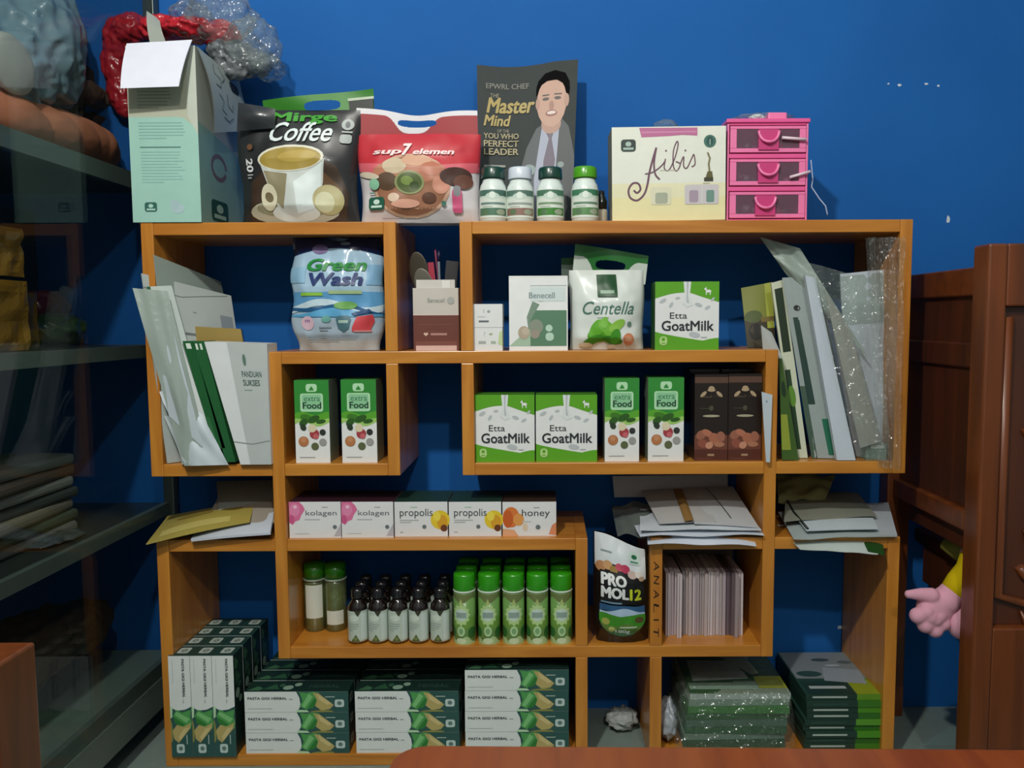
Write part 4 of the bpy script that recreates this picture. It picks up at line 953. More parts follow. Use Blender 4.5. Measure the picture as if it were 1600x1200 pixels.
mb = MB(); pts = [at(1267,250,.03), at(1270,280,.03), at(1268,292,.03), at(1280,310,.025), at(1290,322,.02), at(1293,336,.02)]
pts = [pts[0]] + [pts[i].lerp(pts[i+1], k/4) for i in range(5) for k in range(1,5)]
mb.tube(pts, .0011, P('A8B8D8'), 6); tag(mb.build('thin_string'), 'thin pale string hanging down right of the pink drawer unit', 'string')
# clear plastic on the cream carton
mb = MB(); c = at(1040, 196, .05); mb.blob((c.x, .055, at(1040,200,.014).z+.012), (.02,.02,.010), FILM, .3, 3, 4, 30, 20, True); tag(mb.build('clear_wrapper'), 'small clear plastic wrapper on top of the cream carton', 'wrapper')

# ------------------------------------------------------------------ pen holder box with cutlery and pens
Y = .03; xl, W, H_ = fit(648, 717, 437, Z2, Y)
xl2, W2, H2 = fit(643, 716, 450, Z2, Y)
ph = empty('pen_holder_box', (xl2+.001, Y, Z2)); tag(ph, 'opened white and brown box used as a holder for spoons and pens', 'box')
mb = MB(); th = .0015; W2 -= .002; Wb2 = W2; Db = .06
for bx in ((-Wb2/2,Wb2/2,0,th),(-Wb2/2,Wb2/2,Db-th,Db),(-Wb2/2,-Wb2/2+th,th,Db-th),(Wb2/2-th,Wb2/2,th,Db-th)): mb.box(bx[0],bx[1],bx[2],bx[3],0,H2,P('C8C4BC'))
mb.box(-Wb2/2,Wb2/2,0,Db,0,.0015,P('C8C4BC'))
p = Pr(mb, flat_front(Wb2, H2), Wb2, H2)
p.rect(0,1,0,.565,P('6A3A30')); p.rect(.05,.95,.0,.08,P('D8B8B0')); p.rect(.05,.95,.08,.15,P('7A4A40')); p.rect(.12,.88,.42,.425,P('86564A')); p.lines(.25,.75,.30,.31,1,P('8A5A50'),1)
p.circ(.25,.27,.025,P('D8B8A8')); p.circ(.30,.27,.025,P('D8B8A8')); p.poly([(.225,.265),(.325,.265),(.275,.23)],P('D8B8A8')); p.rect(.38,.74,.245,.28,P('B0847C'))
p.text('Benecell', .32,.70,.77,.84,P('A0A4A0'),.01); p.circ(.83,.80,.08,P('A8ACA8')); p.rect(0,1,.565,.58,P('D8C8C0'))
mb.build('box_body', ph)
mb = MB(); mb.box(-W2/2+.006, W2/2-.006, .0005+.001, .003, H2, H_+.0, P('D0CEC8')); mb.box(W2/2-.028,W2/2-.014,.0002,.0012,H2,H_-.002,P('E4E4E0')); mb.build('box_flap', ph)
base = Vector((xl2, Y+.03, Z2))
def inhold(name, label, cat, px, py, dx, r, mat, kind='pen', yy=0.0, group=None):
    top = at(px, py, Y+.03+yy); bot = Vector((xl2+dx, Y+.03+yy*.5, Z2+.003)); mb = MB(); d = (top-bot)
    if kind == 'pen':
        mb.tube([bot, bot+d*.02, bot+d*.97, top], [r*.3, r, r, r*.6], mat, 10)
    elif kind == 'spoon':
        L = d.length; nrm = d.normalized(); e = bot+d*.58
        mb.tube([bot, bot+d*.3, e, e+d*.04], [.004,.0035,.003,.006], mat, 10)
        c = e+d*.20
        def fn(u, v):
            a = 2*math.pi*u; s_ = .5-.5*math.cos(math.pi*v)
            return c+nrm*(L*.21*math.cos(math.pi*v)*-1)+Vector((1,0,0))*(.017*math.sin(math.pi*v)*math.cos(a))+Vector((0,1,0))*(.006*math.sin(math.pi*v)*(math.sin(a) if math.sin(a) > 0 else math.sin(a)*.1))
        mb.grid(fn, 24, 14, mat)
    elif kind == 'slab':
        mb.box(-r*1.6, r*1.6, -.002, .002, 0, d.length, mat)
        o = mb.build(name, None, bot); o.rotation_euler = Vector((0,0,1)).rotation_difference(d).to_euler(); return tag(o, label, cat, group)
    return tag(mb.build(name), label, cat, group)
inhold('spoon', 'dark metal spoon with its bowl up, leftmost in the holder box', 'spoon', 650, 392, -.012, .003, P('4A4438', rough=.3, metal=.6), 'spoon')
inhold('spoon', 'dull grey spoon leaning right between the other spoon and the red pen', 'spoon', 657, 418, .0, .003, P('78746A', rough=.3, metal=.6), 'spoon', -.012)
inhold('pen', 'flat red handle sticking out of the holder box', 'pen', 673, 410, .004, .0032, P('A02840'), 'slab', -.006)
bp_ = inhold('pen', 'thin pen with a dark blue top in the holder box', 'pen', 685, 392, .006, .0024, P('8C98A4', rough=.25, metal=.3), 'pen', .004)
inhold('pen', 'slim purple-red pen leaning left behind the blue-topped pen', 'pen', 680, 390, .012, .0022, P('7A2A4A'), 'pen', .014)
inhold('scissors_handle', 'flat black handle at the right inside the holder box', 'tool', 707, 408, .012, .0068, P('1A1A1E'), 'slab', .010)
mb = MB(); q1 = at(686, 392, Y+.0335); mb.tube([q1, q1+Vector((-.001,0,-.018))], .0034, P('101840')); mb.build('cap', bp_)

# ------------------------------------------------------------------ papers, sleeves, envelopes
def sheet(name, label, cat, pts, mat, curl=.003, th=.0012, draw=None, group=None, zmin=None, wob=0.0, seed=0, n=12, lump=0.0):
    """pts: TL, TR, BR, BL each (px, py, depth)"""
    q = [at(*a) for a in pts]
    if zmin is not None:
        for a in q:
            if a.z < zmin: a.z = zmin
    nr = (q[1]-q[0]).cross(q[3]-q[0]).normalized()
    if nr.y > 0 and abs(nr.y) > abs(nr.z): nr = -nr
    if abs(nr.z) >= abs(nr.y) and nr.z < 0: nr = -nr
    def S(u, v, h=0):
        r = q[3].lerp(q[2], u).lerp(q[0].lerp(q[1], u), v)
        k = curl*math.sin(math.pi*u)*math.sin(math.pi*v*.9+.2)+wob*noise.noise(Vector((u*3+seed, v*3, seed)))+lump*abs(noise.noise(Vector((u*8+seed, v*8, seed))))
        return r+nr*(k+h)
    mb = MB(); mb.grid(S, n, n, mat)
    if th > 0:
        mb.grid(lambda u, v: S(u, v, -th), n, n, mat, flip=True)
        for e0, e1 in (((0,0),(1,0)), ((1,0),(1,1)), ((1,1),(0,1)), ((0,1),(0,0))):
            mb.grid(lambda u, v: S(e0[0]+(e1[0]-e0[0])*u, e0[1]+(e1[1]-e0[1])*u, -th*v), n, 1, mat, smooth=False)
    if draw: draw(Pr(mb, S, (q[1]-q[0]).length, (q[3]-q[0]).length, maxe=.02, h0=.0004))
    return tag(mb.build(name), label, cat, group)
PW, PG, PB_ = P('C4CCD0'), P('A8B0B0'), P('D8DEE2')
z3 = Z3+.0012
GA = 'papers leaning in the upper left compartment'
sheet('plastic_sleeve', 'tallest milky plastic sleeve leaning at the back of the left papers', 'sleeve', ((240,398,-.004),(345,440,.15),(404,724,.15),(276,724,.02)), FILM2, .004, .001, group=GA, zmin=z3)
sheet('document', 'pale grey document with small lines of print among the left papers', 'paper', ((221,427,-.010),(361,462,.12),(398,727,.12),(262,730,.005)), P('B0BAB8'), .004, .002, draw=lambda p: (p.lines(.38,.62,.70,.73,1,P('6A7474'),1), p.lines(.50,.58,.84,.85,1,P('808A8A'),1), p.circ(.5,.66,.02,P('7A6A6A')), p.rect(.82,.97,.70,.86,P('88929A')), p.stroke([(0,.93),(.4,.92),(.95,.99)],.0012,P('7A8484'))), group=GA, zmin=z3)
sheet('document', 'white folded document with a dark green edge, left of the green books', 'paper', ((229,448,-.014),(268,446,.012),(345,732,.01),(285,732,-.006)), P('BCC8C4'), .003, .002, draw=lambda p: p.rect(.0,.14,.88,1,P('1E5A30')), group=GA, zmin=z3)
sheet('plastic_sleeve', 'clear-edged sleeve overhanging the left side board of the shelf', 'sleeve', ((207,450,-.026),(262,455,-.012),(330,732,-.008),(288,737,-.020)), FILM2, .006, .001, group=GA, wob=.006, seed=3, zmin=z3)
sheet('document', 'narrow bright grey document standing in front of the overhanging sleeve', 'paper', ((228,486,-.020),(262,484,-.016),(318,700,-.014),(264,650,-.022)), P('B4C0C8'), .003, .0015, group=GA)
sheet('envelope', 'brown paper envelope behind the white booklet', 'envelope', ((283,509,.055),(376,514,.055),(414,725,.055),(330,727,.055)), P('9A8448'), .002, .003, group=GA, zmin=z3)
sheet('document', 'crumpled white paper low in front of the left papers', 'paper', ((249,612,-.008),(292,600,0.0),(357,728,-.012),(300,738,-.02)), P('BCC8D0'), .004, .0015, group=GA, wob=.008, seed=9, zmin=z3)
sheet('document', 'creased whitish paper at the bottom corner beside the left board', 'paper', ((256,650,-.004),(282,650,0.0),(345,731,-.012),(290,738,-.02)), P('A8B4B8'), .004, .0015, group=GA, wob=.008, seed=12, zmin=z3)
def prism(name, label, cat, pts, Y, D, mat, draw=None, front=None, group=None, box=None):
    """an upright solid whose front outline is given in pixels at depth Y and which runs D back"""
    q = [at(a, b_, Y) for a, b_ in pts]; n = len(q); mb = MB()
    for a in q: a.z = max(a.z, z3) if group == GA else a.z
    vs = [tuple(a) for a in q]+[(a.x, a.y+D, a.z) for a in q]
    mb.add(vs, [tuple(range(n))], front or mat); mb.add(vs, [tuple(range(n, 2*n))[::-1]]+[(i, i+n, (i+1) % n+n, (i+1) % n) for i in range(n)], mat)
    if draw:
        def fm(u, v, h):
            r = q[3].lerp(q[2], u).lerp(q[0].lerp(q[1], u), v); return (r.x, r.y-h, r.z)
        draw(Pr(mb, fm, (q[1]-q[0]).length, (q[3]-q[0]).length))
    return tag(mb.build(name), label, cat, group)
prism('booklet', 'white-edged booklet at the left of the leaning books', 'book', ((269,543),(284,537),(345,727),(325,729)), -.006, .05, P('D4DCDC'), group=GA)
prism('booklet', 'dark green booklet spine between white books, left one', 'book', ((285,533),(300,533),(352,700),(336,702)), -.008, .05, P('1E5A30', rough=.3, coat=.3), group=GA, draw=lambda p: (p.rect(.25,.75,.93,.98,P('D4E0D8')), p.rect(.1,.4,.05,.3,P('2C6A3C'))))
prism('booklet', 'dark green booklet spine between white books, right one', 'book', ((301,533),(318,533),(368,722),(353,722)), -.008, .05, P('225E34', rough=.3, coat=.3), group=GA, draw=lambda p: (p.rect(.15,.35,.93,.98,P('D4E0D8')), p.rect(.55,.75,.93,.98,P('D4E0D8'))))
prism('booklet', 'white booklet with grey cover print facing out, rightmost of the leaning books', 'book', ((319,534),(417,537),(424,728),(376,729)), -.010, .05, P('D8DEE0'), group=GA,
      draw=lambda p: (p.poly([(.32,0),(1,0),(1,1),(.36,1)],P('B8C0C0')), p.ell(.60,.86,.03,.05,P('5A7A6A')), p.text('PANDUAN', .52,.88,.72,.77,P('3A5A50'),.02), p.text('SUKSES', .52,.84,.65,.70,P('3A5A50'),.02), p.lines(.52,.84,.61,.62,1,P('7A9488'),1), p.stroke([(-.0,.19),(.5,.17),(.99,.20)],.0014,P('8A9698'))))
mb = MB()

# right-hand papers
GC = 'papers and folders leaning in the upper right compartment'
z2_ = Z2+.001
sheet('magazine', 'yellow-green photo magazine standing behind, on the middle shelf corner', 'magazine', ((1158,450,.10),(1206,441,.10),(1212,546,.08),(1168,546,.08)), P('7C8434'), .002, .003, group=GC, zmin=z2_,
      draw=lambda p: (p.rect(0,1,0,.45,P('3A3422')), p.ell(.35,.25,.25,.14,P('141410')), p.ell(.3,.5,.3,.1,P('4A5A24')), p.rect(.75,1,.3,1,P('A8B048')), p.rect(.55,1,.4,.48,P('7A6A3C'))))
sheet('folder', 'white-framed dark green folder leaning left, nearest the middle frame', 'folder', ((1205,442,.06),(1224,437,.06),(1262,725,.03),(1243,725,.03)), P('C8D0B8'), 0, .006, group=GC, zmin=z3, draw=lambda p: (p.rect(.18,.82,.60,.96,P('142A14')), p.rect(.1,.55,.05,.5,P('1A3A1C')), p.ell(.4,.35,.3,.06,P('5A8A2C'))))
sheet('folder', 'dark green and yellow leaflet edge leaning behind the white framed folder', 'folder', ((1217,560,.02),(1222,560,.02),(1248,724,.01),(1222,724,.01)), P('3A5A20'), 0, .004, group=GC, zmin=z3, draw=lambda p: (p.rect(0,.6,.1,.45,P('8A9A34')), p.ell(.5,.7,.3,.08,P('16301A'))))
sheet('document', 'small torn white paper leaning just above the middle frame corner', 'paper', ((1189,508,.03),(1206,520,.03),(1226,566,.02),(1192,546,.03)), P('A8AEAC'), .002, .001, group=GC)
sheet('plastic_sleeve', 'tall milky sleeve fanned out at the top left of the right papers', 'sleeve', ((1187,370,.05),(1250,388,.04),(1358,560,.03),(1228,428,.05)), FILM2, .006, .001, group=GC, wob=.01, seed=5)
sheet('plastic_sleeve', 'grey plastic sleeve with a black dot, right of the white framed folder', 'sleeve', ((1222,434,.05),(1262,432,.04),(1330,724,.02),(1268,724,.03)), P('98A4A4', rough=.25, coat=.5), .003, .003, group=GC, zmin=z3, draw=lambda p: (p.circ(.35,.83,.12,P('141A1A')), p.rect(.15,.35,.3,.78,P('1E3A34')), p.rect(.45,.7,.02,.22,P('1E6A50')), p.rect(.0,.15,.0,.4,P('40584A'))), lump=.002)
sheet('folder', 'thick white folder edge leaning left across the middle of the right papers', 'folder', ((1258,430,.02),(1274,434,.02),(1337,722,.005),(1308,722,.005)), P('C0CCD8'), 0, .010, group=GC, zmin=z3)
sheet('document', 'pink-grey document leaning right of the thick white folder', 'paper', ((1284,470,.05),(1318,500,.05),(1350,722,.04),(1330,722,.04)), P('8E8A90'), .002, .003, group=GC, zmin=z3, draw=lambda p: (p.rect(.1,.3,.2,.9,P('4A5A7A')), p.rect(.6,.8,.3,.8,P('3A4442'))))
sheet('document', 'large white document standing upright at the right of the papers', 'paper', ((1313,428,.06),(1393,420,.06),(1388,724,.05),(1330,724,.05)), P('BCC8D4'), .004, .003, group=GC, zmin=z3, wob=.006, seed=2, draw=lambda p: p.rect(.0,.85,.72,.985,P('98A8A8')))
sheet('document', 'beige-grey sheet leaning in front of the large white document', 'paper', ((1288,452,.01),(1330,520,.012),(1377,690,.008),(1344,700,.008)), P('9A9C94'), .003, .0015, group=GC)
mb = MB(); c0 = at(1367, 722, .02); mb.box(-.018, .018, 0, .03, 0, .028, P('6A8478')); mb.box(-.010,.014,-.001,.0,.020,.026,P('C8D4CC')); tag(mb.build('small_grey_box', None, (c0.x, .016, Z3)), 'small grey-green box standing at the foot of the right papers', 'box')
sheet('plastic_sleeve', 'wide see-through sleeve draped over the right half of the right papers', 'sleeve', ((1262,410,-.002),(1372,440,-.006),(1392,722,-.008),(1338,712,-.004)), FILM, .006, 0, group=GC, wob=.012, seed=11, n=30, lump=.006)
sheet('plastic_wrap', 'crinkled clear plastic wrap with bright glints along the right side board', 'wrap', ((1352,372,-.004),(1414,370,-.014),(1408,733,-.016),(1372,730,-.006)), FILM5, .006, 0, group=None, wob=.02, seed=7, n=40, lump=.012)
sheet('white_card', 'small white card leaning on the divider, beside the dark brown cartons', 'card', ((1190,612,-.006),(1207,617,-.006),(1203,725,-.012),(1197,722,-.012)), P('B8C4CC'), 0, .001, zmin=z3, draw=lambda p: p.circ(.45,.88,.08,P('5A8090')))

# left ledge: envelopes
z4 = Z4+.0012
GL = 'papers on the left ledge'
sheet('envelope', 'pale grey envelope at the back of the left ledge', 'envelope', ((338,752,.17),(426,750,.17),(428,800,.06),(342,800,.06)), P('98A09C'), .003, .003, group=GL, zmin=z4+.02)
sheet('envelope', 'beige envelope in the middle of the left ledge pile', 'envelope', ((345,768,.14),(428,765,.14),(428,815,.02),(318,822,.02)), P('9C968A'), .003, .003, group=GL, zmin=z4+.012)
sheet('envelope', 'yellow and olive printed envelope curling over the left end of the ledge', 'envelope', ((262,806,.13),(398,782,.10),(390,815,.01),(228,850,-.03)), P('A89A4C'), .010, .0015, group=GL, draw=lambda p: (p.ell(.78,.68,.12,.12,P('6A5A1E')), p.rect(.1,.8,.12,.3,P('C0B468')), p.ell(.4,.6,.2,.1,P('8C7E34'))))
sheet('envelope', 'white envelope bulging at the front of the left ledge', 'envelope', ((305,828,.05),(428,800,.05),(422,832,-.012),(298,843,-.016)), P('C4CCD8'), .005, .004, group=GL, zmin=z4)

# papers on the right ledge (between the pouch and the frame upright)
GR = 'papers on the centre-right ledge'
sheet('white_sheet', 'large white sheet standing against the wall behind the centre-right papers', 'paper', ((957,744,.19),(1137,741,.19),(1137,800,.18),(960,803,.18)), P('BCBCC0'), .0, .0015, zmin=z4+.03)
sheet('plastic_sleeve', 'dark grey plastic sleeve at the left end of the centre-right papers', 'sleeve', ((955,790,.15),(1030,785,.15),(1040,835,.02),(965,838,.03)), P('5E6664', rough=.25, coat=.5), .008, .001, group=GR, wob=.01, seed=4, n=20)
ps = [('grey-white document with a curled front, left in the centre-right pile', ((1002,766,.15),(1085,762,.15),(1120,815,.01),(1030,818,.01)), 'B0B0B0', .003),
      ('brown strip of card lying between the grey documents', ((1052,764,.14),(1066,764,.14),(1084,812,.004),(1070,814,.004)), '8A6A3C', .004),
      ('grey document with a black line down it, right in the centre-right pile', ((1066,762,.155),(1145,760,.155),(1186,824,.004),(1085,818,.004)), 'B4B8BC', .004)]
sheet('document', 'lowest white paper of the centre-right pile, curving over the shelf edge', 'paper', ((1010,820,.10),(1170,815,.10),(1182,853,-.018),(1012,850,-.022)), P('D0D8E4'), .012, .001, group=GR, wob=.004, seed=3)
sheet('document', 'second lowest white paper of the centre-right pile, front corner pointing right', 'paper', ((985,812,.10),(1175,805,.10),(1194,836,-.010),(1000,838,-.012)), P('C8D0DC'), .005, .001, group=GR, wob=.004, seed=6)
sheet('document', 'white paper with a wavy front in the middle of the centre-right pile', 'paper', ((1000,795,.12),(1160,790,.12),(1190,828,-.004),(1000,828,-.006)), P('C4CCD4'), .005, .001, group=GR, wob=.004, seed=8)
for lab, pts, c_, cu in ps:
    sheet('document', lab, 'paper', pts, P(c_), cu, .0012, group=GR, draw=(lambda p: p.stroke([(.45,.98),(.55,.5),(.62,.15)],.002,P('3A3E40'))) if 'black' in lab else None)
# far-right ledge
GF = 'papers on the far-right ledge'
sheet('plastic_sleeve', 'yellowish paper bundle at the back of the far-right ledge', 'paper', ((1214,742,.19),(1305,742,.19),(1290,780,.12),(1216,785,.12)), P('9A9A68'), .008, .002, group=GF, wob=.012, seed=2)
sheet('document', 'white sheet hanging over the far-right shelf edge, lowest of its pile', 'paper', ((1215,820,.08),(1370,812,.08),(1372,866,-.03),(1250,858,-.03)), P('C0CCC8'), .006, .001, group=GF, wob=.003, seed=1)
sheet('document', 'dark green card corner hanging over the far-right shelf edge', 'card', ((1335,820,.06),(1375,816,.06),(1382,868,-.028),(1356,860,-.028)), P('1E4A1C'), .002, .0008, group=GF)
sheet('document', 'grey sheet second lowest on the far-right ledge', 'paper', ((1216,800,.12),(1385,795,.12),(1402,838,-.012),(1240,842,-.02)), P('A0ACAC'), .004, .001, group=GF, wob=.003, seed=5)
sheet('document', 'wide grey-green document on the far-right pile', 'paper', ((1228,768,.17),(1340,770,.17),(1370,806,.04),(1225,815,.03)), P('84887C'), .004, .001, group=GF, wob=.003, seed=3)
sheet('document', 'grey-white sheet sticking out at the right of the far-right pile', 'paper', ((1325,788,.12),(1388,785,.12),(1402,836,-.006),(1345,836,-.006)), P('A8B0B8'), .003, .001, group=GF)
sheet('envelope', 'white envelope on top of the far-right pile', 'envelope', ((1240,803,.07),(1360,800,.07),(1372,826,-.004),(1260,829,-.006)), P('BCC8D0'), .003, .0015, group=GF)
mb = MB(); mb.tube([at(1225,772,.16), at(1240,800,.07), at(1262,826,-.002)], .0022, P('16221C'), 8); tag(mb.build('black_cord'), 'short black stick lying diagonally on the far-right papers', 'stick')

# ------------------------------------------------------------------ row of cards in the lower compartment
GK = 'cards filed upright in a row'
rr_ = random.Random(5); pxs = 1040; i = 0
lay = []
while pxs < 1160:
    wpx = rr_.choice([4, 5, 6, 7]); lay.append((pxs, wpx)); pxs += wpx+.6
cols = ['B8A8A8', 'C4B8BC', '9A8C90', 'ACA0A0', 'D0C4C8', '8A8084', 'B0A0A8']
nm = ['first','second','third','fourth','fifth','sixth','seventh','eighth','ninth','tenth','eleventh','twelfth','thirteenth','fourteenth','fifteenth','sixteenth','seventeenth','eighteenth','nineteenth','twentieth','twenty-first','twenty-second','twenty-third','twenty-fourth','twenty-fifth','twenty-sixth']
for i, (a, wpx) in enumerate(lay):
    Yc = .045+rr_.uniform(-.006, .004)+(-.01 if i in (3, len(lay)-2) else 0); q1 = at(a, 990, Yc); q2 = at(a+wpx, 990, Yc); H_ = at(a, 892+rr_.uniform(-1, 2), .05).z-Z5
    dk = i in (len(lay)-4, len(lay)-3)
    mb = MB(); m = P('5C4C54' if dk else rr_.choice(cols)); mb.box(0, q2.x-q1.x, 0, .11, 0, H_, m)
    p = Pr(mb, lambda u, v, h: (u*(q2.x-q1.x), -h, v*H_), q2.x-q1.x, H_); 
    if wpx > 5: p.rect(.35,.5,.0,1,P('7C7074'))
    o = mb.build('filed_card', None, (q1.x, Yc, Z5+.0003), (0, R(rr_.uniform(-.3,.3)), 0))
    tag(o, '%s card from the left in the row of pinkish grey filed cards' % nm[i] if i < len(lay)-1 else 'rightmost card in the row of pinkish grey filed cards', 'card', GK)
mb = MB(); xa, xb = at(1036, 990, .04).x, at(1168, 990, .04).x
zb0 = Z5+.001; hb_ = at(1100, 866, .04).z-Z5
sl = empty('card_sleeve', (0,0,0)); 
bpy.data.objects.remove(sl)
mb.box(xa, xb, .16, .162, Z5+.0005, Z5+hb_, P('5A5450')); tag(mb.build('brown_board'), 'brown board standing behind the row of filed cards', 'board')

# ------------------------------------------------------------------ lower right: leaflets in plastic, green magazines
GM = 'green magazines in a stack'
mx0, mx1 = at(1252, 1150, .02).x, at(1385, 1150, .02).x
nM = 9; tM = .0112
lv = ['bottom','second from the bottom','third from the bottom','fourth from the bottom','fifth from the bottom','fourth from the top','third from the top','second from the top','top']
rr_ = random.Random(3)
for k in range(nM):
    mb = MB(); jx = rr_.uniform(-.003, .003); jy = rr_.uniform(-.0, .006); w_ = mx1-mx0-.006; d_ = .178
    gcol = ['3E7A1C','2C6218','4A8E20','2E6A1C','56962A','306A20','4A8A1E','3A7420','5E8E24'][k]
    xs_ = mx0+.003+jx-.0; m = P(gcol)
    mb.box(0, w_*.62, 0, d_, 0, tM-.0006, P('1E3A30'), top=P('24443A')); mb.box(w_*.62, w_, 0, d_, 0, tM-.0006, m, front=m)
    p = Pr(mb, lambda u, v, h: (u*w_, -h, v*tM), w_, tM); p.rect(.08,.5,.35,.65,P('A8B8B0') if k % 3 != 1 else P('2A4A40'))
    if k == nM-1:
        p = Pr(mb, lambda u, v, h: (u*w_, v*d_, tM-.0006+h), w_, d_)
        p.poly([(.02,.35),(.98,.35),(.98,1),(.02,1)],P('7C868A')); p.poly([(.98,0),(.62,0),(.62,.35),(.98,.30)],P('8A9A24')); p.rect(.06,.56,.10,.18,P('A8B4B4')); p.rect(.04,.6,.0,.28,P('1E3830')) ; p.rect(.1,.55,.12,.18,P('A8B4B4'))
        p.poly([(.35,.30),(.85,.22),(.90,.55),(.45,.62)],P('8E9AA4')); p.ell(.22,.46,.16,.07,P('2E4A44')); p.ell(.5,.80,.12,.04,P('3A4A4C')); p.ell(.8,.74,.1,.04,P('5A6468')); p.ell(.6,.66,.1,.02,P('AEB8C0'))
    o = mb.build('magazine', None, (xs_, .006+jy, Z6+k*tM+.0002))
    tag(o, '%s magazine of the green stack in the lower right compartment' % lv[k], 'magazine', GM)
lx0, lx1 = at(1062, 1150, .03).x, at(1228, 1150, .03).x
GLf = 'leaflets in a clear bag'
for k in range(8):
    mb = MB(); w_ = lx1-lx0-.01; d_ = .165; mb.box(0, w_, 0, d_, 0, .011, P(['1E4A2C','6C8878','245A34','4A6A58','2A5A30','3A7A34','7A9484','A8B8B0'][k]))
    if k == 7:
        p = Pr(mb, lambda u, v, h: (u*w_, v*d_, .011+h), w_, d_)
        p.rect(0,1,0,1,P('8FA08C')); p.poly([(.0,.0),(.25,.0),(.5,.3),(.95,.30),(1,.3),(.9,.5),(.62,.85),(.35,.98),(.0,1)],P('265E2C')); p.poly([(.08,.30),(.66,.36),(.60,.84),(.10,.86)],P('A8B4B0')); p.poly([(.08,.30),(.66,.36),(.65,.55),(.09,.52)],P('B8C4C4'))
        p.rect(.72,1,.12,.42,P('A0A820')); p.poly([(.68,.42),(1,.42),(1,1),(.8,1)],P('2E4A34')); p.rect(.02,.70,.1,.26,P('9CBCA8')); p.poly([(.45,1),(.75,1),(.80,.5),(.72,.45)],P('A4B090'))
    o = mb.build('leaflet_stack_book', None, (lx0+.004+.002*k, .018+.002*k, Z6+.0004+k*.0116), (0,0,R((-1,1.5,-1,0,1,-1.5,1,0)[k])))
    o.name = 'brochure'; tag(o, '%s brochure of the pile inside the clear bag' % ['bottom','second from the bottom','third from the bottom','fourth from the bottom','fourth from the top','third from the top','second from the top','top'][k], 'brochure', GLf)
zt = Z6+.0004+8*.0116
mb = MB()
def wrap(u, v):
    x = lx0-.012+u*(lx1-lx0+.022); y = -.002+v*.196
    z = zt+.006 - (.098*(1-smoothstep(0,.10,v))) - .04*(1-smoothstep(0,.05,u)) - .04*(1-smoothstep(0,.05,1-u))
    n = noise.noise(Vector((u*7, v*7, 3)))*.006+abs(noise.noise(Vector((u*16, v*14, 1))))*.008
    return (x, y-.0, max(Z6+.001, z+abs(n)))
mb.grid(wrap, 60, 50, FILM3); tag(mb.build('clear_plastic_bag'), 'shiny clear plastic bag around the brochures in the lower right compartment', 'bag')
mb = MB(); c = at(1062, 1100, .03); mb.blob((c.x-.020, .045, Z6+.040), (.018,.035,.036), P('A4ACB4', rough=.25, coat=.4), .22, 2.5, 6, 40, 26); 
tag(mb.build('white_plastic_bag'), 'crumpled whitish plastic bag in the left corner of the lower right compartment', 'bag')

# ------------------------------------------------------------------ floor bits
mb = MB(); c = atz(972, 1140, 0); mb.blob((c.x, .13, .018), (.03,.03,.018), P('A0A8A8'), .3, 3, 2); tag(mb.build('crumpled_paper'), 'crumpled pale paper on the floor in the gap under the pouch', 'paper')
q = [atz(1493,1131,0), atz(1512,1166,0), atz(1438,1166,0)]
mb = MB(); mb.add([(a.x, a.y, .0006) for a in q]+[(a.x, a.y, .002) for a in q], [(2,1,0),(3,4,5),(0,1,4,3),(1,2,5,4),(2,0,3,5)], P('7C9490')); tag(mb.build('floor_paper'), 'grey-green triangular scrap lying on the floor beside the wooden bench', 'paper')

# ------------------------------------------------------------------ wooden bench at the right
SX = .668
bn = empty('wooden_bench', (SX, WALLY, 0)); tag(bn, 'dark red-brown carved wooden bench with tall panels at the right edge', 'bench')
def bb(name, x0, x1, y0, y1, z0, z1, mat, bev=.003, parent=bn):
    mb = MB(); mb.box(x0-SX, x1-SX, y0-WALLY, y1-WALLY, z0, z1, mat); return mb.build(name, parent, bevel=bev)
YN = at(1530, 700, 0).y; 
# near panel plane distance: stile left edge at px 1531 where X = SX
yn = -1.35 + SX*F/(1524-CX) - .028
ztop = at(1540, 380, yn).z; zrail = at(1430, 433, WALLY).z
bb('side_panel', SX+.012, SX+.026, yn+.02, WALLY-.03, .41, zrail-.03, BRD, .001)
bb('top_rail', SX+.004, SX+.034, yn+.045, WALLY-.002, zrail-.045, zrail-.0, BRX)
bb('middle_rail', SX+.006, SX+.032, yn+.045, WALLY-.04, zrail-.16, zrail-.12, BRD)
bb('bottom_rail', SX+.000, SX+.034, yn+.045, WALLY-.04, atx(1460, 808, SX).z, atx(1460, 777, SX).z, BRX)
bb('rear_post', SX-.010, SX+.034, WALLY-.040, WALLY-.002, 0.0, zrail-.045, BR)
bb('seat', SX+.062, 1.45, yn+.05, WALLY-.002, .345, .372, BRD)
bb('seat_apron', SX+.062, SX+.08, yn+.05, WALLY-.04, .275, .345, BRD)
bb('front_stile', SX, SX+.030, yn, yn+.045, 0, ztop, BR, .004)
bb('top_panel_rail', SX+.030, 1.40, yn+.002, yn+.043, ztop-.095, ztop, BR)
bb('base_panel_rail', SX+.030, 1.40, yn+.002, yn+.043, .10, .30, BR)
pn = bb('carved_panel', SX+.030, 1.40, yn+.018, yn+.035, .30, ztop-.095, BRD, .001)
mb = MB(); xA = SX+.030; zA, zB = .30, ztop-.095
def mould(pts, r=.010): mb.tube([(a-SX, yn+.014-WALLY, b_) for a, b_ in pts], r, BR, 10)
mould([(xA+.010, zB-.016), (xA+.010, zA+.05), (xA+.14, zA+.012), (1.38, zA+.012)], .009)
mb.build('moulding', pn)
mb = MB()
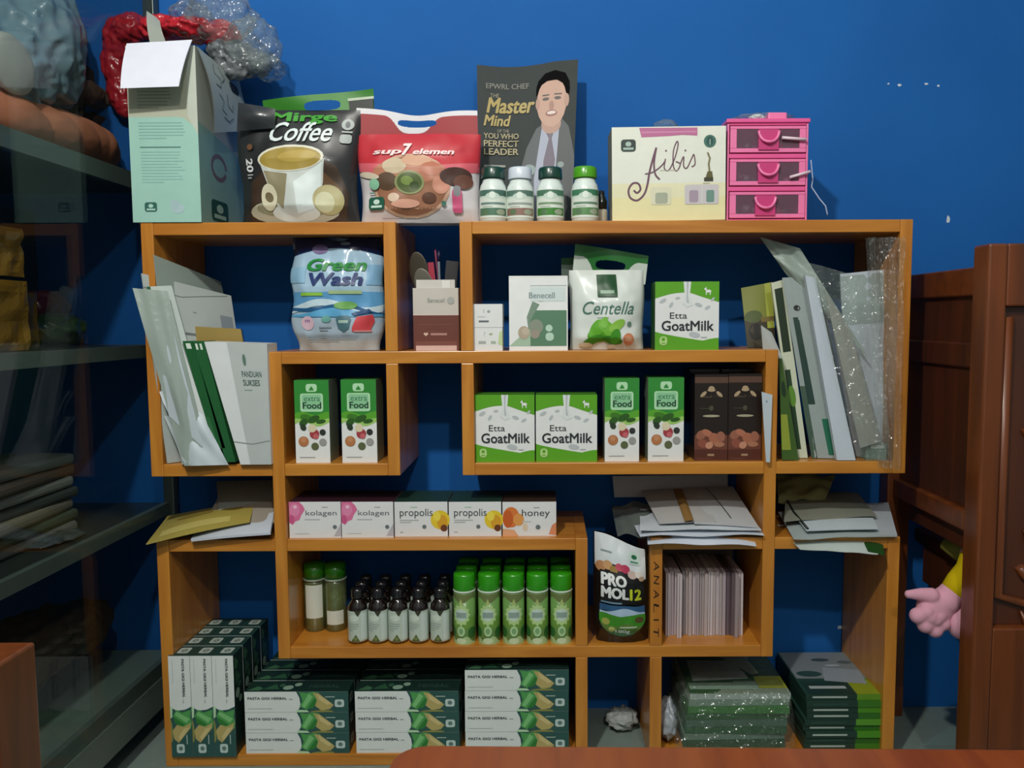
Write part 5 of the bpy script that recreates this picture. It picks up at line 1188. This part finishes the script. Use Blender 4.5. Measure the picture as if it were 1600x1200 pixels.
for k in range(5):
    cx_, cz = xA+.085+(k % 2)*.05, zB-.17-.11*k; pts = []
    for i in range(22):
        a = R(200-i*22*(1 if k % 2 else -1)); rr2 = .042*(1-i/26); pts.append((cx_-SX+rr2*math.cos(a), yn+.015-WALLY, cz+rr2*1.3*math.sin(a)))
    mb.tube(pts, [.007*(1-.5*i/22) for i in range(22)], BRX, 8)
for k in range(4):
    cz = zB-.22-.13*k; mb.tube([(xA+.05-SX, yn+.014-WALLY, cz), (xA+.075-SX, yn+.010-WALLY, cz-.05), (xA+.12-SX, yn+.014-WALLY, cz-.09)], [.002,.009,.002], BRX, 8)
mb.build('carved_scrolls', pn)
# low wooden table in front
zt_ = .40
q = [atz(640,1152,zt_), atz(1530,1168,zt_)]; yf = (q[0].y+q[1].y)/2; xlft = atz(645,1152,zt_).x
tbm = empty('wooden_table', (0, yf-.004, 0), (0,0,R(-1.2))); tag(tbm, 'orange-brown wooden table top in the lower right foreground', 'table')
mb = MB(); rad = .03; pts = []
x0_, x1_, y1_, y0_ = xlft-.012, 1.15, yf, yf-.28
for cx_, cy_, a0 in ((x1_-rad,y1_-rad,0),(x0_+rad,y1_-rad,90),(x0_+rad,y0_+rad,180),(x1_-rad,y0_+rad,270)):
    for k in range(7): a = R(a0+k*15); pts.append((cx_+rad*math.cos(a), cy_+rad*math.sin(a)-yf))
n = len(pts); vs = [(a, b_, zt_) for a, b_ in pts]+[(a, b_, zt_-.024) for a, b_ in pts]
mb.add(vs, [tuple(range(n)), tuple(range(n, 2*n))[::-1]]+[(i, i+n, (i+1) % n+n, (i+1) % n) for i in range(n)], TBL); mb.build('table_top', tbm, bevel=.003)
for lx, ly in ((x0_+.05,-.05),(x1_-.05,-.05),(x0_+.05,-.23),(x1_-.05,-.23)):
    mb = MB(); mb.box(lx-.018, lx+.018, ly-.018, ly+.018, 0, zt_-.024, BR); mb.build('leg', tbm, bevel=.002)
# wooden post bottom left
a = at(24, 1022, -.62); mb = MB(); mb.box(-.07, 0, -.03, .03, 0, a.z, BR); tag(mb.build('wooden_post', None, (a.x, -.62, 0), bevel=.003), 'short red-brown wooden post in the bottom left corner', 'post')

# ------------------------------------------------------------------ plush toy on the bench
def blobs(mb, L, mat):
    for c_, r_ in L: mb.blob(c_, (r_, r_, r_) if not isinstance(r_, tuple) else r_, mat, 0, 1, 0, 24, 16)
PKP = P('D8A0B4', rough=.9, spec=.1); YL = P('C8B010', rough=.9, spec=.1)
ty = empty('plush_toy', (0,0,0)); tag(ty, 'plush toy with pink hand and yellow sleeve hanging out under the bench rail', 'toy')
Yt = -.06
def A_(px, py, dy=0): return at(px, py, Yt+dy)
def remesh(o, vs=.003):
    rm = o.modifiers.new('merge', 'REMESH'); rm.mode = 'VOXEL'; rm.voxel_size = vs; rm.use_smooth_shade = True
    sm = o.modifiers.new('soft', 'SMOOTH'); sm.iterations = 3
    return o
kk = .9
def bl(mb, L): blobs(mb, [(c_, r_*kk if not isinstance(r_, tuple) else tuple(x*kk for x in r_)) for c_, r_ in L], PKP)
mb = MB(); bl(mb, [(A_(1462,950),(.036,.024,.034)), (A_(1452,962),.026), (A_(1478,938),.026), (A_(1486,928),.023)])
for fx, fy, r_ in ((1434,962,.0150),(1446,976,.0155),(1461,984,.0145),(1474,974,.0135)): bl(mb, [(A_(fx,fy,-.010), r_), (A_((fx+1460)/2,(fy+950)/2,-.012), r_)])
for t_ in range(6): bl(mb, [(A_(1455-t_*7, 930-t_*.6+abs(t_-2)*.5, -.006), .0150-.0014*t_)])
remesh(mb.build('hand', ty), .0024)
mb = MB(); mb.tube([A_(1484,930), A_(1500,912), A_(1518,893,.0), Vector((.735,-.035,.415)), Vector((.78,.0,.435))], [.019,.023,.025,.026,.030], YL, 20); mb.build('sleeve', ty)
mb = MB(); bl(mb, [(A_(1505,973,-.008),(.030,.026,.032)), (A_(1518,972,-.004),(.028,.026,.028))]); mb.tube([A_(1508,970), Vector((.698,-.055,.34)), Vector((.706,-.045,.392)), Vector((.75,-.01,.402))], [.016,.014,.014,.016], PKP, 14); remesh(mb.build('foot', ty), .0024)
mb = MB(); blobs(mb, [(Vector((.80,.03,.437)),(.075,.055,.062)), (Vector((.86,.06,.47)),(.05,.05,.05))], P('B81C28', rough=.9)); remesh(mb.build('body', ty), .004)
mb = MB(); q1, q2 = at(1474,850,.04), at(1518,862,.0); mb.tube([q1, q1.lerp(q2,.5)+Vector((0,0,-.004)), q2, q2+Vector((.03,0,-.004))], [.010,.018,.021,.018], P('8A8434', rough=.7), 14); tag(mb.build('cloth_roll'), 'olive yellow rolled cloth under the bench rail above the plush hand', 'cloth')

# ------------------------------------------------------------------ glass cabinet at the left
GX = -.735; AL = P('46524E', rough=.35, metal=.3); GB = P('5A6A64', rough=.4)
cb = empty('glass_cabinet', (GX, 0, 0)); tag(cb, 'dark glass-sided display cabinet at the left', 'cabinet')
def cbx(name, x0, x1, y0, y1, z0, z1, mat, bev=.001):
    mb = MB(); mb.box(x0-GX, x1-GX, y0, y1, z0, z1, mat); return mb.build(name, cb, bevel=bev)
zs_ = [atx(55, 214, GX).z, atx(0, 554, GX).z, atx(110, 861, GX).z, atx(220, 1066, GX).z]
yn_, yf_ = -.62, .195; xw = -1.22
for i, z in enumerate(zs_):
    th = (.022, .016, .016, .02)[i]
    mb = MB(); mb.box(xw+.02-GX, -.014, yn_+.02, yf_-.02, z-th, z, P('2C3634', rough=.3) if i < 3 else P('6E8278', rough=.2, coat=.3)); sb_ = mb.build('glass_shelf', cb)
    mb = MB(); mb.box(-.0135, -.002, yn_+.025, yf_-.022, z-th-.006, z+.001, GB); mb.build('shelf_edge', sb_)
cbx('base_board', GX-.014, GX, yn_+.026, yf_-.022, zs_[3]-.085, zs_[3]-.027, P('5C6A64', rough=.4))
cbx('corner_post', GX-.014, GX+.006, yf_-.02, yf_, 0, 1.62, AL); cbx('corner_post', GX-.014, GX+.006, yn_, yn_+.02, 0, 1.62, AL)
cbx('corner_post', xw, xw+.02, yf_-.02, yf_, 0, 1.62, AL); cbx('corner_post', xw, xw+.02, yn_, yn_+.02, 0, 1.62, AL)
cbx('top_board', xw, GX+.006, yn_, yf_, 1.62, 1.65, P('2A2A28'))
for z in (zs_[0]-.002, zs_[1], zs_[2]): cbx('end_rail', xw+.02, GX-.014, yf_-.012, yf_-.002, z-.016, z, GB) if z > .7 else None
mb = MB(); mb.box(.0005, .0045, yn_+.021, yf_-.021, zs_[3]-.02, 1.62, GLASS); mb.build('glass_panel', cb)
cbx('back_panel', xw, xw+.008, yn_+.02, yf_-.02, .0, 1.62, P('1E2428', rough=.5))
# contents
def cabblob(name, label, cat, parts, mat, amp=.15, freq=2.5, seed=1, zrest=None, ridge=False, rem=.004, X=None):
    mb = MB()
    for (px, py, X_, r3) in parts:
        c = atx(px, py, X_); mb.blob(c, r3, mat, amp, freq, seed+px*.01, 44, 28, ridge, max([z for z in zs_ if z < c.z+.03])+.003)
    o = mb.build(name); rm = o.modifiers.new('merge', 'REMESH'); rm.mode = 'VOXEL'; rm.voxel_size = rem; rm.use_smooth_shade = True
    return tag(o, label, cat)
cabblob('fabric_bundle', 'peach-coloured folded fabric bundle on the top cabinet shelf', 'fabric', [(40,206,-.84,(.07,.12,.050)),(80,214,-.84,(.065,.11,.048)),(110,220,-.84,(.06,.10,.046)),(132,227,-.835,(.055,.06,.042)),(150,236,-.83,(.04,.045,.036)),(-30,190,-.84,(.08,.12,.055))], P('C47C58', rough=.9), .04, 2)
cabblob('wrapped_bundle', 'pale blue plastic-wrapped bundle above the peach fabric in the cabinet', 'bundle', [(30,75,-.86,(.09,.09,.11)),(70,110,-.85,(.05,.05,.075)),(-10,100,-.86,(.08,.09,.09)),(88,60,-.86,(.04,.06,.09))], P('7C9CA8', rough=.35, coat=.3), .16, 2.2, 4, ridge=True)
mb = MB(); c = atx(18, 100, -.775); mb.blob(c, (.012,.05,.042), P('B4BCB0', rough=.6), .05, 2, 3); tag(mb.build('round_pad'), 'round off-white pad against the pale blue bundle in the cabinet', 'pad')
cabblob('dark_bundle', 'dark brown cloth bundle at the back of the top cabinet shelf', 'bundle', [(135,150,-.90,(.06,.05,.06)),(150,205,-.88,(.05,.04,.05)),(110,140,-.93,(.09,.06,.07))], P('3A2420', rough=.9), .2, 3, 7)
cabblob('dark_bundle', 'mottled brown bundle beside the dark cloth on the top cabinet shelf', 'bundle', [(140,145,-.85,(.022,.03,.022)),(158,155,-.85,(.02,.03,.02))], P('6E5644', rough=.8), .3, 3, 9)
def cabbox(name, label, cat, px0, py0, px1, py1, X, D, mat, zr=None, tilt=0, seed=0):
    a = atx(px0, py0, X); b_ = atx(px1, py1, X); mb = MB(); z0 = zr if zr is not None else b_.z
    y0, y1 = sorted((a.y, b_.y)); h = a.z-z0
    def fn(u, v, s_):
        return (s_*D/2+.006*noise.noise(Vector((u*4, v*4, seed+s_))), y0+(y1-y0)*u+.005*noise.noise(Vector((v*5, seed, s_))), z0+h*v)
    mb.grid(lambda u, v: (X+fn(u,v,0)[0], fn(u,v,0)[1], fn(u,v,0)[2]), 12, 12, mat, smooth=False); mb.grid(lambda u, v: (X-D+fn(u,v,0)[0], fn(u,v,0)[1], fn(u,v,0)[2]), 12, 12, mat, smooth=False, flip=True)
    for e0, e1 in (((0,0),(1,0)), ((1,0),(1,1)), ((1,1),(0,1)), ((0,1),(0,0))):
        mb.grid(lambda u, v: (X-D*v+fn(e0[0]+(e1[0]-e0[0])*u, e0[1]+(e1[1]-e0[1])*u, 0)[0],)+fn(e0[0]+(e1[0]-e0[0])*u, e0[1]+(e1[1]-e0[1])*u, 0)[1:], 12, 1, mat, smooth=False)
    return tag(mb.build(name), label, cat)
YP = P('8C6A1C', rough=.35, coat=.4)
cabbox('snack_packet', 'ochre yellow packet standing on the second cabinet shelf', 'packet', -60, 432, 48, 545, -.80, .05, YP, zr=zs_[1]+.001, seed=2)
cabbox('snack_packet', 'ochre yellow packet behind the larger one, second cabinet shelf', 'packet', 10, 455, 62, 545, -.87, .05, P('7A5C18', rough=.35, coat=.4), zr=zs_[1]+.001, seed=5)
cabbox('snack_packet', 'yellow packet stacked high above the other ochre packets', 'packet', -40, 345, 38, 425, -.80, .045, P('947022', rough=.35, coat=.4), zr=atx(0,430,-.80).z, seed=8)
cabbox('blue_box', 'dim blue-grey box deeper on the second cabinet shelf', 'box', -40, 315, 105, 545, -.99, .12, P('34465E'), zr=zs_[1]+.001, seed=3)
for i, (p0, q0_, p1, X_, c_) in enumerate(((-60,470,95,-.93,'5A2430'),(20,505,120,-.88,'2E4A2C'))):
    cabblob('sweets_packet', ['dark red packets lying behind the ochre packets', 'dark green packet low on the second cabinet shelf'][i], 'packet', [(p1-30, q0_+10, X_, (.04,.06,.03))], P(c_, rough=.3, coat=.5), .25, 3, i)
# third shelf: stacks of folded cloth
for i in range(7):
    zc = zs_[2]+.001+i*.019; mb = MB(); c_ = ['6E7470','4A5A4E','7C7A6C','3E4A48','848A84','5A5248','707C78'][i]
    mb.box(-.12, .0, -.16, .13, 0, .018, P(c_, rough=.9)); o = mb.build('folded_cloth', None, (-.80+.004*(i % 3), -.16+.008*(i % 2)-.0, zc), (0,0,R((i % 3)*3-3)), bevel=.006)
    tag(o, '%s folded cloth of the pile on the third cabinet shelf' % ['bottom','second from the bottom','third from the bottom','middle','third from the top','second from the top','top'][i], 'cloth', 'folded cloths in the cabinet')
cabblob('clear_packet', 'shiny plastic packet at the edge of the third cabinet shelf', 'packet', [(90,846,-.79,(.03,.06,.016))], P('4A5658', rough=.12, coat=.9), .3, 3, 2)
cabblob('dark_bundle', 'dark brown patterned bundle on the lowest cabinet shelf', 'bundle', [(60,1005,-.86,(.07,.14,.05)),(110,985,-.86,(.06,.09,.045)),(20,1030,-.86,(.07,.12,.06))], P('3C2C1C', rough=.7), .2, 3, 3)
